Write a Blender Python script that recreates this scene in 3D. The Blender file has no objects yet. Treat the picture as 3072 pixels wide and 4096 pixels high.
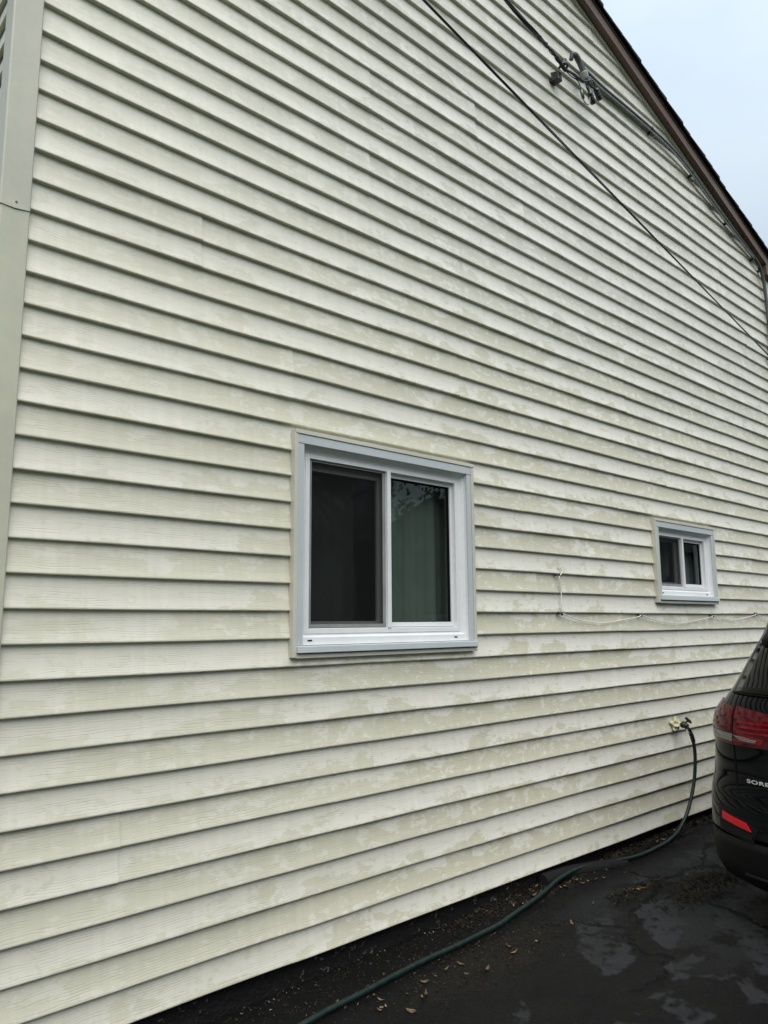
import bpy, bmesh, math, random
import numpy as np
from mathutils import Vector, Matrix

random.seed(7)
rng = np.random.default_rng(11)
scene = bpy.context.scene
COL = scene.collection
rad = math.radians

# ------------------------------------------------------------------ camera
YAW, PITCH, ROLL = 0.734992, 0.1466075, -0.0064042
CAM = Vector((0.0, -2.88774, 1.466547))
fw = Vector((math.sin(YAW)*math.cos(PITCH), math.cos(YAW)*math.cos(PITCH), math.sin(PITCH)))
ri = Vector((math.cos(YAW), -math.sin(YAW), 0))
up = ri.cross(fw)
ri, up = ri*math.cos(ROLL) + up*math.sin(ROLL), -ri*math.sin(ROLL) + up*math.cos(ROLL)
cam_d = bpy.data.cameras.new('camera')
cam = bpy.data.objects.new('camera', cam_d)
COL.objects.link(cam)
M = Matrix.Identity(4)
for i in range(3):
    M[i][0], M[i][1], M[i][2], M[i][3] = ri[i], up[i], -fw[i], CAM[i]
cam.matrix_world = M
cam_d.sensor_width = 36.0
cam_d.lens = 3000.0*36.0/4096.0
cam_d.clip_start, cam_d.clip_end = 0.05, 2000
scene.camera = cam

# ------------------------------------------------------------------ world, sun, exposure
SUN_DIR = Vector((-0.26, -0.46, 0.85)).normalized()      # towards the sun, behind thin cloud
world = bpy.data.worlds.new('World')
scene.world = world
world.use_nodes = True
wn, wl = world.node_tree.nodes, world.node_tree.links
wn.clear()
w_out = wn.new('ShaderNodeOutputWorld')
w_bg = wn.new('ShaderNodeBackground')
w_bg.inputs['Strength'].default_value = 0.10
w_sky = wn.new('ShaderNodeTexSky')
w_sky.sky_type = 'NISHITA'
w_sky.sun_disc = False
w_sky.sun_elevation = math.asin(SUN_DIR.z)
w_sky.sun_rotation = math.atan2(SUN_DIR.x, SUN_DIR.y)
w_sky.air_density, w_sky.dust_density, w_sky.ozone_density = 1.0, 2.0, 1.0
w_tc = wn.new('ShaderNodeTexCoord')
w_map = wn.new('ShaderNodeMapping')
w_map.inputs['Scale'].default_value = (1.2, 1.2, 2.4)
w_noise = wn.new('ShaderNodeTexNoise')
w_noise.inputs['Scale'].default_value = 1.7
w_noise.inputs['Detail'].default_value = 6
w_noise.inputs['Roughness'].default_value = 0.5
w_ramp = wn.new('ShaderNodeValToRGB')
w_ramp.color_ramp.elements[0].position = 0.30
w_ramp.color_ramp.elements[0].color = (0.62, 0.62, 0.62, 1)
w_ramp.color_ramp.elements[1].position = 0.68
w_ramp.color_ramp.elements[1].color = (0.93, 0.93, 0.93, 1)
w_mix = wn.new('ShaderNodeMix')
w_mix.data_type = 'RGBA'
w_mix.inputs['B'].default_value = (3.60, 4.12, 4.48, 1)      # lit cloud deck
wl.new(w_tc.outputs['Generated'], w_map.inputs['Vector'])
wl.new(w_map.outputs['Vector'], w_noise.inputs['Vector'])
wl.new(w_noise.outputs['Fac'], w_ramp.inputs['Fac'])
wl.new(w_ramp.outputs['Color'], w_mix.inputs['Factor'])
wl.new(w_sky.outputs['Color'], w_mix.inputs['A'])
# overcast deck: the zenith is about three times as bright as the horizon
w_sep = wn.new('ShaderNodeSeparateXYZ')
wl.new(w_tc.outputs['Generated'], w_sep.inputs[0])
w_cie = wn.new('ShaderNodeMapRange')
for i_, v_ in enumerate((0.0, 1.0, 0.44, 1.72)): w_cie.inputs[1+i_].default_value = v_
wl.new(w_sep.outputs[2], w_cie.inputs[0])
w_mul = wn.new('ShaderNodeVectorMath'); w_mul.operation = 'SCALE'
wl.new(w_mix.outputs['Result'], w_mul.inputs[0]); wl.new(w_cie.outputs[0], w_mul.inputs['Scale'])
wl.new(w_mul.outputs[0], w_bg.inputs['Color'])
wl.new(w_bg.outputs['Background'], w_out.inputs['Surface'])

sun_d = bpy.data.lights.new('sun', 'SUN')
sun_d.energy = 1.5
sun_d.angle = rad(65)
sun_d.color = (1.0, 0.97, 0.92)
sun = bpy.data.objects.new('sun', sun_d)
COL.objects.link(sun)
sun.rotation_euler = SUN_DIR.to_track_quat('Z', 'Y').to_euler()

vs = scene.view_settings
vs.view_transform = 'Standard'
vs.look = 'None'
vs.exposure = 1.05
vs.gamma = 1.0
vs.use_curve_mapping = False
scene.cycles.max_bounces = 8
scene.cycles.transparent_max_bounces = 12

# ------------------------------------------------------------------ helpers
G0, GS = -0.145, 0.0135
def gz(x): return G0 + GS*x
H = 0.127                       # siding course

def tag(o, label=None, cat=None, group=None, kind=None):
    if label: o['label'] = label
    if cat: o['category'] = cat
    if group: o['group'] = group
    if kind: o['kind'] = kind
    return o

def empty(name, loc=(0, 0, 0), parent=None):
    o = bpy.data.objects.new(name, None)
    COL.objects.link(o)
    o.location = loc
    if parent: o.parent = parent
    return o

def mesh_obj(name, verts, faces, mats, parent=None, smooth=False, mat_idx=None):
    me = bpy.data.meshes.new(name)
    me.from_pydata([tuple(v) for v in verts], [], faces)
    if not isinstance(mats, (list, tuple)): mats = [mats]
    for m in mats: me.materials.append(m)
    if smooth: me.polygons.foreach_set('use_smooth', [True]*len(me.polygons))
    if mat_idx is not None: me.polygons.foreach_set('material_index', mat_idx)
    me.update()
    o = bpy.data.objects.new(name, me)
    COL.objects.link(o)
    if parent: o.parent = parent
    return o

class MB:
    def __init__(s): s.v, s.f = [], []
    def add(s, verts, faces):
        n = len(s.v)
        s.v += [tuple(v) for v in verts]
        s.f += [tuple(i+n for i in f) for f in faces]
        return s
    def box(s, x0, x1, y0, y1, z0, z1):
        return s.add([(x0,y0,z0),(x1,y0,z0),(x1,y1,z0),(x0,y1,z0),(x0,y0,z1),(x1,y0,z1),(x1,y1,z1),(x0,y1,z1)],
              [(0,3,2,1),(4,5,6,7),(0,1,5,4),(1,2,6,5),(2,3,7,6),(3,0,4,7)])
    def hexa(s, bottom, top):
        return s.add(list(bottom)+list(top), [(0,3,2,1),(4,5,6,7),(0,1,5,4),(1,2,6,5),(2,3,7,6),(3,0,4,7)])
    def tube(s, pts, r, n=8, cap=True):
        pts = [Vector(p) for p in pts]
        rs = r if isinstance(r, (list, tuple)) else [r]*len(pts)
        ring0 = len(s.v); vs_, fs = [], []
        t0 = (pts[1]-pts[0]).normalized()
        a = Vector((0,0,1)) if abs(t0.z) < .9 else Vector((1,0,0))
        nrm = t0.cross(a).normalized()
        for i, p in enumerate(pts):
            t = ((pts[min(i+1,len(pts)-1)]-pts[max(i-1,0)])).normalized()
            nrm = (nrm - t*nrm.dot(t)).normalized()
            b = t.cross(nrm)
            for k in range(n):
                an = 2*math.pi*k/n
                vs_.append(p + (nrm*math.cos(an)+b*math.sin(an))*rs[i])
        for i in range(len(pts)-1):
            for k in range(n):
                fs.append((i*n+k, i*n+(k+1)%n, (i+1)*n+(k+1)%n, (i+1)*n+k))
        if cap:
            fs.append(tuple(range(n-1,-1,-1)))
            fs.append(tuple((len(pts)-1)*n+k for k in range(n)))
        return s.add(vs_, fs)
    def lathe(s, prof, origin, axis, n=16):
        axis = Vector(axis).normalized(); o = Vector(origin)
        a = Vector((0,0,1)) if abs(axis.z) < .9 else Vector((1,0,0))
        e1 = axis.cross(a).normalized(); e2 = axis.cross(e1)
        vs_, fs = [], []
        for (r, h) in prof:
            for k in range(n):
                an = 2*math.pi*k/n
                vs_.append(o + axis*h + (e1*math.cos(an)+e2*math.sin(an))*r)
        for i in range(len(prof)-1):
            for k in range(n):
                fs.append((i*n+k, i*n+(k+1)%n, (i+1)*n+(k+1)%n, (i+1)*n+k))
        fs.append(tuple(range(n-1,-1,-1))); fs.append(tuple((len(prof)-1)*n+k for k in range(n)))
        return s.add(vs_, fs)
    def loft(s, rects):
        # rects: (xl,xr,zb,zt,y) lofted mitred ring
        vs_, fs = [], []
        for (xl,xr,zb,zt,y) in rects:
            vs_ += [(xl,y,zb),(xr,y,zb),(xr,y,zt),(xl,y,zt)]
        for i in range(len(rects)-1):
            for k in range(4):
                fs.append((i*4+k, i*4+(k+1)%4, (i+1)*4+(k+1)%4, (i+1)*4+k))
        return s.add(vs_, fs)
    def build(s, name, mat, parent=None, smooth=False, bevel=0.0):
        o = mesh_obj(name, s.v, s.f, mat, parent, smooth)
        if bevel > 0:
            bm = bmesh.new(); bm.from_mesh(o.data)
            bmesh.ops.bevel(bm, geom=bm.edges[:], offset=bevel, segments=2, affect='EDGES', profile=.5)
            bm.to_mesh(o.data); bm.free()
        return o

def catmull(pts, n=8):
    P = [Vector(p) for p in pts]
    P = [P[0]*2-P[1]] + P + [P[-1]*2-P[-2]]
    out = []
    for i in range(1, len(P)-2):
        for k in range(n):
            t = k/n
            a, b, c, d = P[i-1], P[i], P[i+1], P[i+2]
            out.append(.5*((2*b)+(c-a)*t+(2*a-5*b+4*c-d)*t*t+(-a+3*b-3*c+d)*t**3))
    out.append(P[-2])
    return out

# ------------------------------------------------------------------ materials
class NT:
    """small node-graph helper"""
    def __init__(s, name):
        s.m = bpy.data.materials.new(name); s.m.use_nodes = True
        s.n, s.l = s.m.node_tree.nodes, s.m.node_tree.links
        s.b = s.n['Principled BSDF']
    def node(s, t, **kw):
        nd = s.n.new(t)
        for k, v in kw.items():
            if hasattr(nd, k): setattr(nd, k, v)
        return nd
    def set(s, sock, v):
        if hasattr(v, 'is_output'): s.l.new(v, sock)
        else: sock.default_value = v
    def math(s, op, a, b=None, clamp=False):
        nd = s.node('ShaderNodeMath', operation=op, use_clamp=clamp)
        s.set(nd.inputs[0], a)
        if b is not None: s.set(nd.inputs[1], b)
        return nd.outputs[0]
    def smooth(s, v, a, b, lo=0., hi=1.):
        nd = s.node('ShaderNodeMapRange', interpolation_type='SMOOTHSTEP')
        s.set(nd.inputs[0], v)
        for i, x in enumerate((a, b, lo, hi)): s.set(nd.inputs[1+i], x)
        return nd.outputs[0]
    def noise(s, vec, scale, detail=3, rough=.5, dist=0.):
        nd = s.node('ShaderNodeTexNoise')
        s.l.new(vec, nd.inputs['Vector'])
        nd.inputs['Scale'].default_value = scale
        nd.inputs['Detail'].default_value = detail
        nd.inputs['Roughness'].default_value = rough
        nd.inputs['Distortion'].default_value = dist
        return nd.outputs['Fac']
    def mix(s, f, a, b, blend='MIX'):
        nd = s.node('ShaderNodeMix', data_type='RGBA', blend_type=blend)
        s.set(nd.inputs[0], f)
        for sock, v in ((nd.inputs[6], a), (nd.inputs[7], b)):
            s.set(sock, (*v, 1) if isinstance(v, tuple) and len(v) == 3 else v)
        return nd.outputs[2]
    def obj(s): return s.node('ShaderNodeTexCoord').outputs['Object']
    def sep(s, v):
        nd = s.node('ShaderNodeSeparateXYZ'); s.l.new(v, nd.inputs[0]); return nd.outputs
    def comb(s, x, y, z):
        nd = s.node('ShaderNodeCombineXYZ')
        for i, v in enumerate((x, y, z)): s.set(nd.inputs[i], v)
        return nd.outputs[0]
    def attr(s, name):
        return s.node('ShaderNodeAttribute', attribute_name=name).outputs['Fac']
    def attrc(s, name):
        return s.node('ShaderNodeAttribute', attribute_name=name).outputs['Color']
    def bump(s, h, strength, dist):
        nd = s.node('ShaderNodeBump')
        nd.inputs['Strength'].default_value = strength
        nd.inputs['Distance'].default_value = dist
        s.l.new(h, nd.inputs['Height'])
        s.l.new(nd.outputs[0], s.b.inputs['Normal'])
    def base(s, v): s.set(s.b.inputs['Base Color'], (*v, 1) if isinstance(v, tuple) else v)
    def rough(s, v): s.set(s.b.inputs['Roughness'], v)

def plain(name, col, rough=.5, var=.12, scale=9, spec=.5, metal=0., coat=0., bump=0.):
    t = NT(name)
    v = t.obj()
    n = t.noise(v, scale, 5, .6)
    k = t.smooth(n, .3, .7, 1-var, 1+var)
    t.base(t.mix(1., col, t.comb(k, k, k), 'MULTIPLY'))
    t.rough(t.smooth(n, .3, .7, max(rough-.08, .02), min(rough+.08, 1)))
    t.b.inputs['Specular IOR Level'].default_value = spec
    t.b.inputs['Metallic'].default_value = metal
    t.b.inputs['Coat Weight'].default_value = coat
    if bump: t.bump(t.noise(v, scale*6, 4, .6), bump, .003)
    return t.m

def siding_material():
    t = NT('vinyl_siding')
    p = t.sep(t.node('ShaderNodeTexCoord').outputs['Object'])
    run = t.attr('run')             # metres along the course
    seed, par, zc = t.attr('seed'), t.attr('par'), t.attr('zc')
    z = p[2]
    sz = t.math('MULTIPLY', seed, 7.31)
    # broad washed / weathered patches with ragged edges, drawn out along the board
    v1 = t.comb(t.math('MULTIPLY', run, 4.2), t.math('MULTIPLY', z, 8.0), sz)
    n1 = t.noise(v1, 1.0, 9, .64, .25)
    v2 = t.comb(t.math('MULTIPLY', run, 13.), t.math('MULTIPLY', z, 26.), t.math('ADD', sz, 3.3))
    n2 = t.noise(v2, 1.0, 7, .62, .5)
    v3 = t.comb(t.math('MULTIPLY', run, .8), t.math('MULTIPLY', z, .8), 1.7)
    n3 = t.noise(v3, 1.0, 3, .5)
    # odd courses keep more of the yellow film
    b = t.math('ADD', n1, t.math('MULTIPLY', t.math('SUBTRACT', par, .5), -.17))
    b = t.math('ADD', b, t.math('MULTIPLY', t.math('SUBTRACT', zc, .45), .20))
    b = t.math('ADD', b, t.math('MULTIPLY', t.math('SUBTRACT', n3, .5), .34))
    soft = t.smooth(t.noise(v3, 4.0, 3, .5), .42, .62)
    clean = t.mix(soft, t.comb(t.smooth(b, .490, .515), 0., 0.), t.comb(t.smooth(b, .465, .545), 0., 0.))
    clean = t.sep(clean)[0]
    flakes = t.smooth(t.math('ADD', n2, t.math('MULTIPLY', t.math('SUBTRACT', par, .5), .03)), .580, .60)
    pits = t.smooth(n2, .385, .41)
    clean = t.math('MULTIPLY', clean, t.smooth(pits, 0., 1., .35, 1.))
    clean = t.math('MAXIMUM', clean, t.math('MULTIPLY', flakes, .75))
    # where the film shows: little on the left by the corner, most from the big window on
    w = t.smooth(run, .9, 3.6, .40, .90)
    hi = t.smooth(z, 2.6, 4.2)                   # up the gable it is greyer and fainter
    film = t.mix(hi, (.512, .490, .374), (.535, .524, .456))
    washed = t.mix(hi, (.652, .632, .560), (.690, .672, .605))
    mid = (.595, .574, .470)
    lightc = t.mix(w, mid, washed)
    filmc = t.mix(t.math('MULTIPLY', w, t.smooth(hi, 0., 1., 1., .85)), mid, film)
    col = t.mix(clean, filmc, lightc)
    # lichen specks and grey mildew high on the wall
    vm = t.comb(t.math('MULTIPLY', run, 60.), t.math('MULTIPLY', z, 45.), sz)
    spk = t.math('MULTIPLY', t.smooth(t.noise(vm, 1., 3, .6), .66, .74), t.smooth(t.noise(v3, 3.1, 4, .6), .48, .66))
    spk = t.math('MULTIPLY', spk, t.smooth(z, 3.4, 4.6, .06, .75))
    col = t.mix(spk, col, (.13, .14, .12))
    # faint run-down streaks
    vs_ = t.comb(t.math('MULTIPLY', run, 26.), t.math('MULTIPLY', z, 1.2), 4.)
    st = t.smooth(t.noise(vs_, 1., 4, .6), .35, .75, .965, 1.03)
    col = t.mix(1., col, t.comb(st, st, st), 'MULTIPLY')
    # embossed wood grain
    wob = t.math('MULTIPLY', t.noise(t.comb(t.math('MULTIPLY', run, 4.5), t.math('MULTIPLY', z, 9.), sz), 1., 4, .55), .040)
    g = t.math('ADD', t.math('ADD', z, wob), t.math('MULTIPLY', seed, .37))
    band = t.math('PINGPONG', g, .0048)
    jit = t.math('MULTIPLY', t.noise(t.comb(t.math('MULTIPLY', run, 14.), t.math('MULTIPLY', z, 90.), sz), 1., 3, .6), .0034)
    line = t.smooth(t.math('SUBTRACT', band, jit), -.0012, .0004, 1., 0.)
    line = t.math('MULTIPLY', line, t.smooth(t.noise(t.comb(t.math('MULTIPLY', run, 5.), t.math('MULTIPLY', z, 55.), sz), 1., 3, .5), .42, .58))
    fine = t.noise(t.comb(t.math('MULTIPLY', run, 30.), t.math('MULTIPLY', z, 420.), sz), 1., 4, .6)
    k = t.math('MULTIPLY', t.math('SUBTRACT', 1., t.math('MULTIPLY', line, .11)), t.smooth(t.attr('tint'), 0., 1., .97, 1.025))
    col = t.mix(1., col, t.comb(k, k, k), 'MULTIPLY')
    t.base(col)
    t.rough(t.smooth(n1, .3, .7, .34, .50))
    t.b.inputs['Specular IOR Level'].default_value = .5
    h = t.math('SUBTRACT', t.math('MULTIPLY', fine, .25), t.math('MULTIPLY', line, .9))
    t.bump(h, .36, .0010)
    return t.m

def trim_vinyl(name, col, var=.05):
    t = NT(name)
    v = t.obj()
    n = t.noise(v, 2.3, 4, .55)
    n2 = t.noise(t.node('ShaderNodeTexCoord').outputs['Object'], 38, 4, .6)
    k = t.math('MULTIPLY', t.smooth(n, .3, .7, 1-var, 1+var), t.smooth(n2, .3, .7, .975, 1.02))
    t.base(t.mix(1., col, t.comb(k, k, k), 'MULTIPLY'))
    t.rough(t.smooth(n, .3, .7, .38, .52))
    t.bump(n, .25, .01)
    return t.m

M_SID = siding_material()
M_POST = trim_vinyl('corner_vinyl', (.455, .448, .368))
M_POST2 = trim_vinyl('corner_vinyl_yellowed', (0.456, 0.452, 0.353), .07)
M_JCH = trim_vinyl('channel_vinyl', (0.492, 0.480, 0.410))
M_ALU = trim_vinyl('aluminium_wrap', (.430, .465, .475), .04)
M_WHITE = trim_vinyl('white_vinyl', (.655, .660, .665), .03)
M_SCRF = plain('screen_frame_grey', (.22, .22, .215), .5)
M_SEAL = plain('rubber_seal', (.004, .004, .004), .8, .12, 9, .08)
M_CURT = plain('curtain_cloth', (.125, .143, .131), .9, .10, 6)
M_CURTW = plain('white_curtain', (.34, .36, .35), .9, .10, 6)
M_ROOM = plain('room_paint', (.12, .12, .115), .9)
M_BROWN = trim_vinyl('brown_aluminium', (.108, .062, .045), .06)
M_DRIP = plain('dark_drip_edge', (.030, .027, .027), .45)
M_SHING = plain('asphalt_shingle', (.017, .017, .019), .95, .45, 60, .25, bump=.8)
M_SHEATH = plain('sheathing', (.10, .09, .08), .9)
M_BLACKW = plain('black_cable', (.012, .012, .014), .42, .2, 30)
M_BLACKP = plain('black_plastic', (.014, .014, .015), .40, .2, 30)
M_CONN = plain('black_connector', (.010, .010, .012), .22, .2, 30)
M_GREYC = plain('grey_cable_sheath', (.055, .058, .060), .55, .18, 24)
M_GREYL = plain('pale_cable_sheath', (.26, .275, .265), .5, .18, 24)
M_STEEL = plain('weathered_steel', (.13, .13, .125), .45, .3, 40, .5, .6)
M_WIRE = plain('white_wire', (.62, .62, .55), .5, .12, 30)
M_BRONZE = plain('dark_bronze', (.028, .026, .018), .5, .4, 60, .5, .3, bump=.4)
M_CHROME = plain('bright_coupling', (.72, .73, .72), .20, .1, 40, .5, 1.)
M_FOAM = plain('expanding_foam', (.52, .49, .31), .8, .25, 50, .3, bump=1.)
M_TYRE = plain('tyre_rubber', (.008, .008, .008), .85, .2, 30, .2)
M_RIM = plain('dark_alloy', (.10, .10, .105), .3, .1, 20, .5, .8)

def hose_mat():
    t = NT('green_hose')
    v = t.obj()
    n = t.noise(v, 26, 5, .6)
    c = t.mix(t.smooth(n, .35, .7), (.004, .011, .0095), (.008, .021, .0175))
    t.base(c); t.rough(.42); t.b.inputs['Specular IOR Level'].default_value = .3
    return t.m
M_HOSE = hose_mat()

def glass_mat(name, tint):
    t = NT(name)
    n, l = t.n, t.l
    n.remove(t.b)
    out = n['Material Output']
    tr = n.new('ShaderNodeBsdfTransparent'); tr.inputs[0].default_value = (*tint, 1)
    gl = n.new('ShaderNodeBsdfGlossy'); gl.inputs['Roughness'].default_value = .01
    gl.inputs['Color'].default_value = (.9, .95, .93, 1)
    lw = n.new('ShaderNodeLayerWeight'); lw.inputs['Blend'].default_value = .5
    p5 = n.new('ShaderNodeMath'); p5.operation = 'POWER'; p5.inputs[1].default_value = 5.
    l.new(lw.outputs['Facing'], p5.inputs[0])
    fr = n.new('ShaderNodeMath'); fr.operation = 'MULTIPLY_ADD'; fr.inputs[1].default_value = .92; fr.inputs[2].default_value = .065
    l.new(p5.outputs[0], fr.inputs[0])
    tc = n.new('ShaderNodeTexCoord'); no = n.new('ShaderNodeTexNoise'); no.inputs['Scale'].default_value = 2.2
    bp = n.new('ShaderNodeBump'); bp.inputs['Strength'].default_value = .02; bp.inputs['Distance'].default_value = .02
    l.new(tc.outputs['Object'], no.inputs['Vector']); l.new(no.outputs['Fac'], bp.inputs['Height']); l.new(bp.outputs[0], gl.inputs['Normal'])
    mx = n.new('ShaderNodeMixShader')
    l.new(fr.outputs[0], mx.inputs[0]); l.new(tr.outputs[0], mx.inputs[1]); l.new(gl.outputs[0], mx.inputs[2])
    l.new(mx.outputs[0], out.inputs['Surface'])
    return t.m
M_GLASS = glass_mat('window_glass', (.66, .72, .68))

def mesh_screen_mat():
    t = NT('insect_screen')
    n, l = t.n, t.l
    out = n['Material Output']
    t.base((.010, .010, .010)); t.rough(.9); t.b.inputs['Specular IOR Level'].default_value = .1
    tr = n.new('ShaderNodeBsdfTransparent')
    mx = n.new('ShaderNodeMixShader'); mx.inputs[0].default_value = .42
    l.new(tr.outputs[0], mx.inputs[1]); l.new(t.b.outputs[0], mx.inputs[2]); l.new(mx.outputs[0], out.inputs['Surface'])
    return t.m
M_SCREEN = mesh_screen_mat()

def foundation_mat():
    t = NT('painted_foundation')
    v = t.obj()
    n = t.noise(v, 34, 5, .65)
    n2 = t.noise(v, 2.4, 3, .5)
    f = t.math('MULTIPLY', t.smooth(n, .60, .68), t.smooth(n2, .42, .62))
    t.base(t.mix(f, (.009, .009, .008), (.16, .155, .14))); t.rough(.8)
    t.b.inputs['Specular IOR Level'].default_value = .2
    t.bump(n, 1., .03)
    return t.m
M_FOUND = foundation_mat()

def asphalt_mat():
    t = NT('sealed_asphalt')
    v = t.obj()
    worn = t.attr('worn')
    soil = t.attr('soil')
    n = t.noise(v, 60, 6, .7)
    n2 = t.noise(v, 5, 4, .6)
    c0 = t.mix(n, (.0040, .0040, .0039), (.0090, .0090, .0087))
    c1 = t.mix(n, (.017, .018, .0195), (.030, .031, .033))
    c = t.mix(t.math('MULTIPLY', worn, t.smooth(n2, .3, .6, .55, 1.)), c0, c1)
    c = t.mix(t.math('MULTIPLY', soil, .8), c, t.mix(n, (.008, .0065, .005), (.022, .018, .013)))
    c = t.mix(t.math('MULTIPLY', t.attr('crack'), .85), c, (.0025, .0022, .0020))
    sp = t.smooth(t.noise(v, 260, 2, .5), .755, .78)
    c = t.mix(t.math('MULTIPLY', sp, .35), c, (.16, .16, .15))
    t.base(c)
    t.rough(t.smooth(n2, .3, .7, .34, .60))
    t.b.inputs['Specular IOR Level'].default_value = .06
    t.bump(t.math('ADD', n, t.math('MULTIPLY', t.noise(v, 190, 3, .6), .5)), .9, .007)
    return t.m
M_ASPH = asphalt_mat()

def grass_mat():
    t = NT('lawn')
    v = t.obj()
    n = t.noise(v, 3, 6, .7)
    t.base(t.mix(n, (.03, .05, .015), (.065, .09, .03))); t.rough(.9)
    return t.m
M_GRASS = grass_mat()

def leaf_mat(name, a, b):
    t = NT(name)
    n = t.noise(t.obj(), 1.3, 4, .6)
    t.base(t.mix(n, a, b)); t.rough(.6)
    return t.m
M_LEAF = leaf_mat('tree_leaves', (.025, .055, .012), (.075, .12, .03))
M_BARK = plain('bark', (.06, .05, .04), .9, .4, 12, .2, bump=1.)

def litter_mat():
    t = NT('leaf_litter')
    t.base(t.attrc('tint')); t.rough(.8)
    t.b.inputs['Specular IOR Level'].default_value = .2
    return t.m
M_LITTER = litter_mat()
M_DRY = plain('dry_leaf', (.105, .068, .038), .75, .35, 60, .2)
M_DRY2 = plain('pale_dry_leaf', (.17, .125, .075), .75, .3, 60, .2)

def car_paint():
    t = NT('black_car_paint')
    n = t.noise(t.obj(), 300, 2, .5)
    t.base(t.mix(n, (.0012, .0014, .0017), (.0020, .0023, .0027)))
    t.rough(.025)
    t.b.inputs['Specular IOR Level'].default_value = .11
    t.b.inputs['Specular Tint'].default_value = (.82, .92, 1., 1)
    return t.m
M_PAINT = car_paint()
M_CGLASS = plain('tinted_car_glass', (.002, .0025, .0025), .02, .05, 4, .2)
M_CLAD = plain('bumper_plastic', (.0050, .0050, .0050), .62, .15, 60, .18)
def lamp_mat(name, col, rough=.06, spec=.2):
    t = NT(name)
    t.base(t.mix(t.noise(t.obj(), 30, 2, .5), col, tuple(c*.7 for c in col)))
    t.rough(rough); t.b.inputs['Specular IOR Level'].default_value = spec
    return t.m
M_RED = lamp_mat('red_lens', (.070, .004, .007))
M_RED2 = lamp_mat('bright_red_lens', (.20, .004, .010))
M_REFL = lamp_mat('red_reflector', (.60, .008, .018), .25)
def clear_mat():
    t = NT('clear_lens')
    p = t.sep(t.obj())
    a = t.math('PINGPONG', p[1], .004); b = t.math('PINGPONG', p[2], .004)
    g = t.math('MAXIMUM', t.smooth(a, .0012, .0034), t.smooth(b, .0014, .0034))
    t.base(t.mix(g, (.26, .25, .24), (.045, .042, .042))); t.rough(.12)
    return t.m
M_CLEAR = clear_mat()
M_SILVER = plain('silver_badge', (.62, .62, .60), .25, .05, 20, .5, .9)

# ------------------------------------------------------------------ ground and driveway
def vnoise(x, y, seed):
    r = np.random.default_rng(seed).random((257, 257))
    xi, yi = np.floor(x).astype(int), np.floor(y).astype(int)
    fx, fy = x-xi, y-yi
    fx, fy = fx*fx*(3-2*fx), fy*fy*(3-2*fy)
    a, b = r[xi % 257, yi % 257], r[(xi+1) % 257, yi % 257]
    c, d = r[xi % 257, (yi+1) % 257], r[(xi+1) % 257, (yi+1) % 257]
    return (a*(1-fx)+b*fx)*(1-fy) + (c*(1-fx)+d*fx)*fy
def fbm(x, y, seed, o=4, g=.55):
    s = np.zeros_like(x); a, n = 1., 0.
    for k in range(o):
        s += a*vnoise(x*2**k + 31.7*k, y*2**k + 17.3*k, seed+k); n += a; a *= g
    return s/n
def sstep(v, a, b):
    t = np.clip((v-a)/(b-a), 0, 1); return t*t*(3-2*t)

m = MB()
m.add([(-300,-300,gz(-300)-.03),(300,-300,gz(300)-.03),(300,300,gz(300)-.03),(-300,300,gz(-300)-.03)], [(0,1,2,3)])
tag(m.build('ground', M_GRASS), 'mown lawn spreading around the driveway', 'ground', kind='structure')
m = MB()
m.add([(-16,-3.7,gz(-16)-.012),(26,-3.7,gz(26)-.012),(26,.06,gz(26)-.012),(-16,.06,gz(-16)-.012)], [(0,1,2,3)])
drv = m.build('driveway', M_ASPH)
tag(drv, 'dark sealed asphalt driveway alongside the house wall', 'driveway', kind='structure')

def poly_dist(X, Y, pts):
    d = np.full(X.shape, 9.)
    for (a, b) in zip(pts[:-1], pts[1:]):
        ax, ay, bx, by = *a, *b
        L = (bx-ax)**2+(by-ay)**2
        t = np.clip(((X-ax)*(bx-ax)+(Y-ay)*(by-ay))/L, 0, 1)
        d = np.minimum(d, np.hypot(X-ax-t*(bx-ax), Y-ay-t*(by-ay)))
    return d

GX0, GX1, GY0, GY1, DX = 1.3, 7.3, -2.3, .05, .0125
nx, ny = int((GX1-GX0)/DX)+1, int((GY1-GY0)/DX)+1
gx, gy = np.meshgrid(np.linspace(GX0, GX1, nx), np.linspace(GY0, GY1, ny), indexing='ij')
wx = (fbm(gx*3.5, gy*3.5, 3)-.5)*.16 + (fbm(gx*11, gy*11, 13)-.5)*.13 + (fbm(gx*34, gy*34, 23)-.5)*.035
wy = (fbm(gx*3.5+9, gy*3.5, 5)-.5)*.16 + (fbm(gx*11+5, gy*11, 15)-.5)*.13 + (fbm(gx*34+5, gy*34, 25)-.5)*.035
px, py = gx+wx, gy+wy
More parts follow.
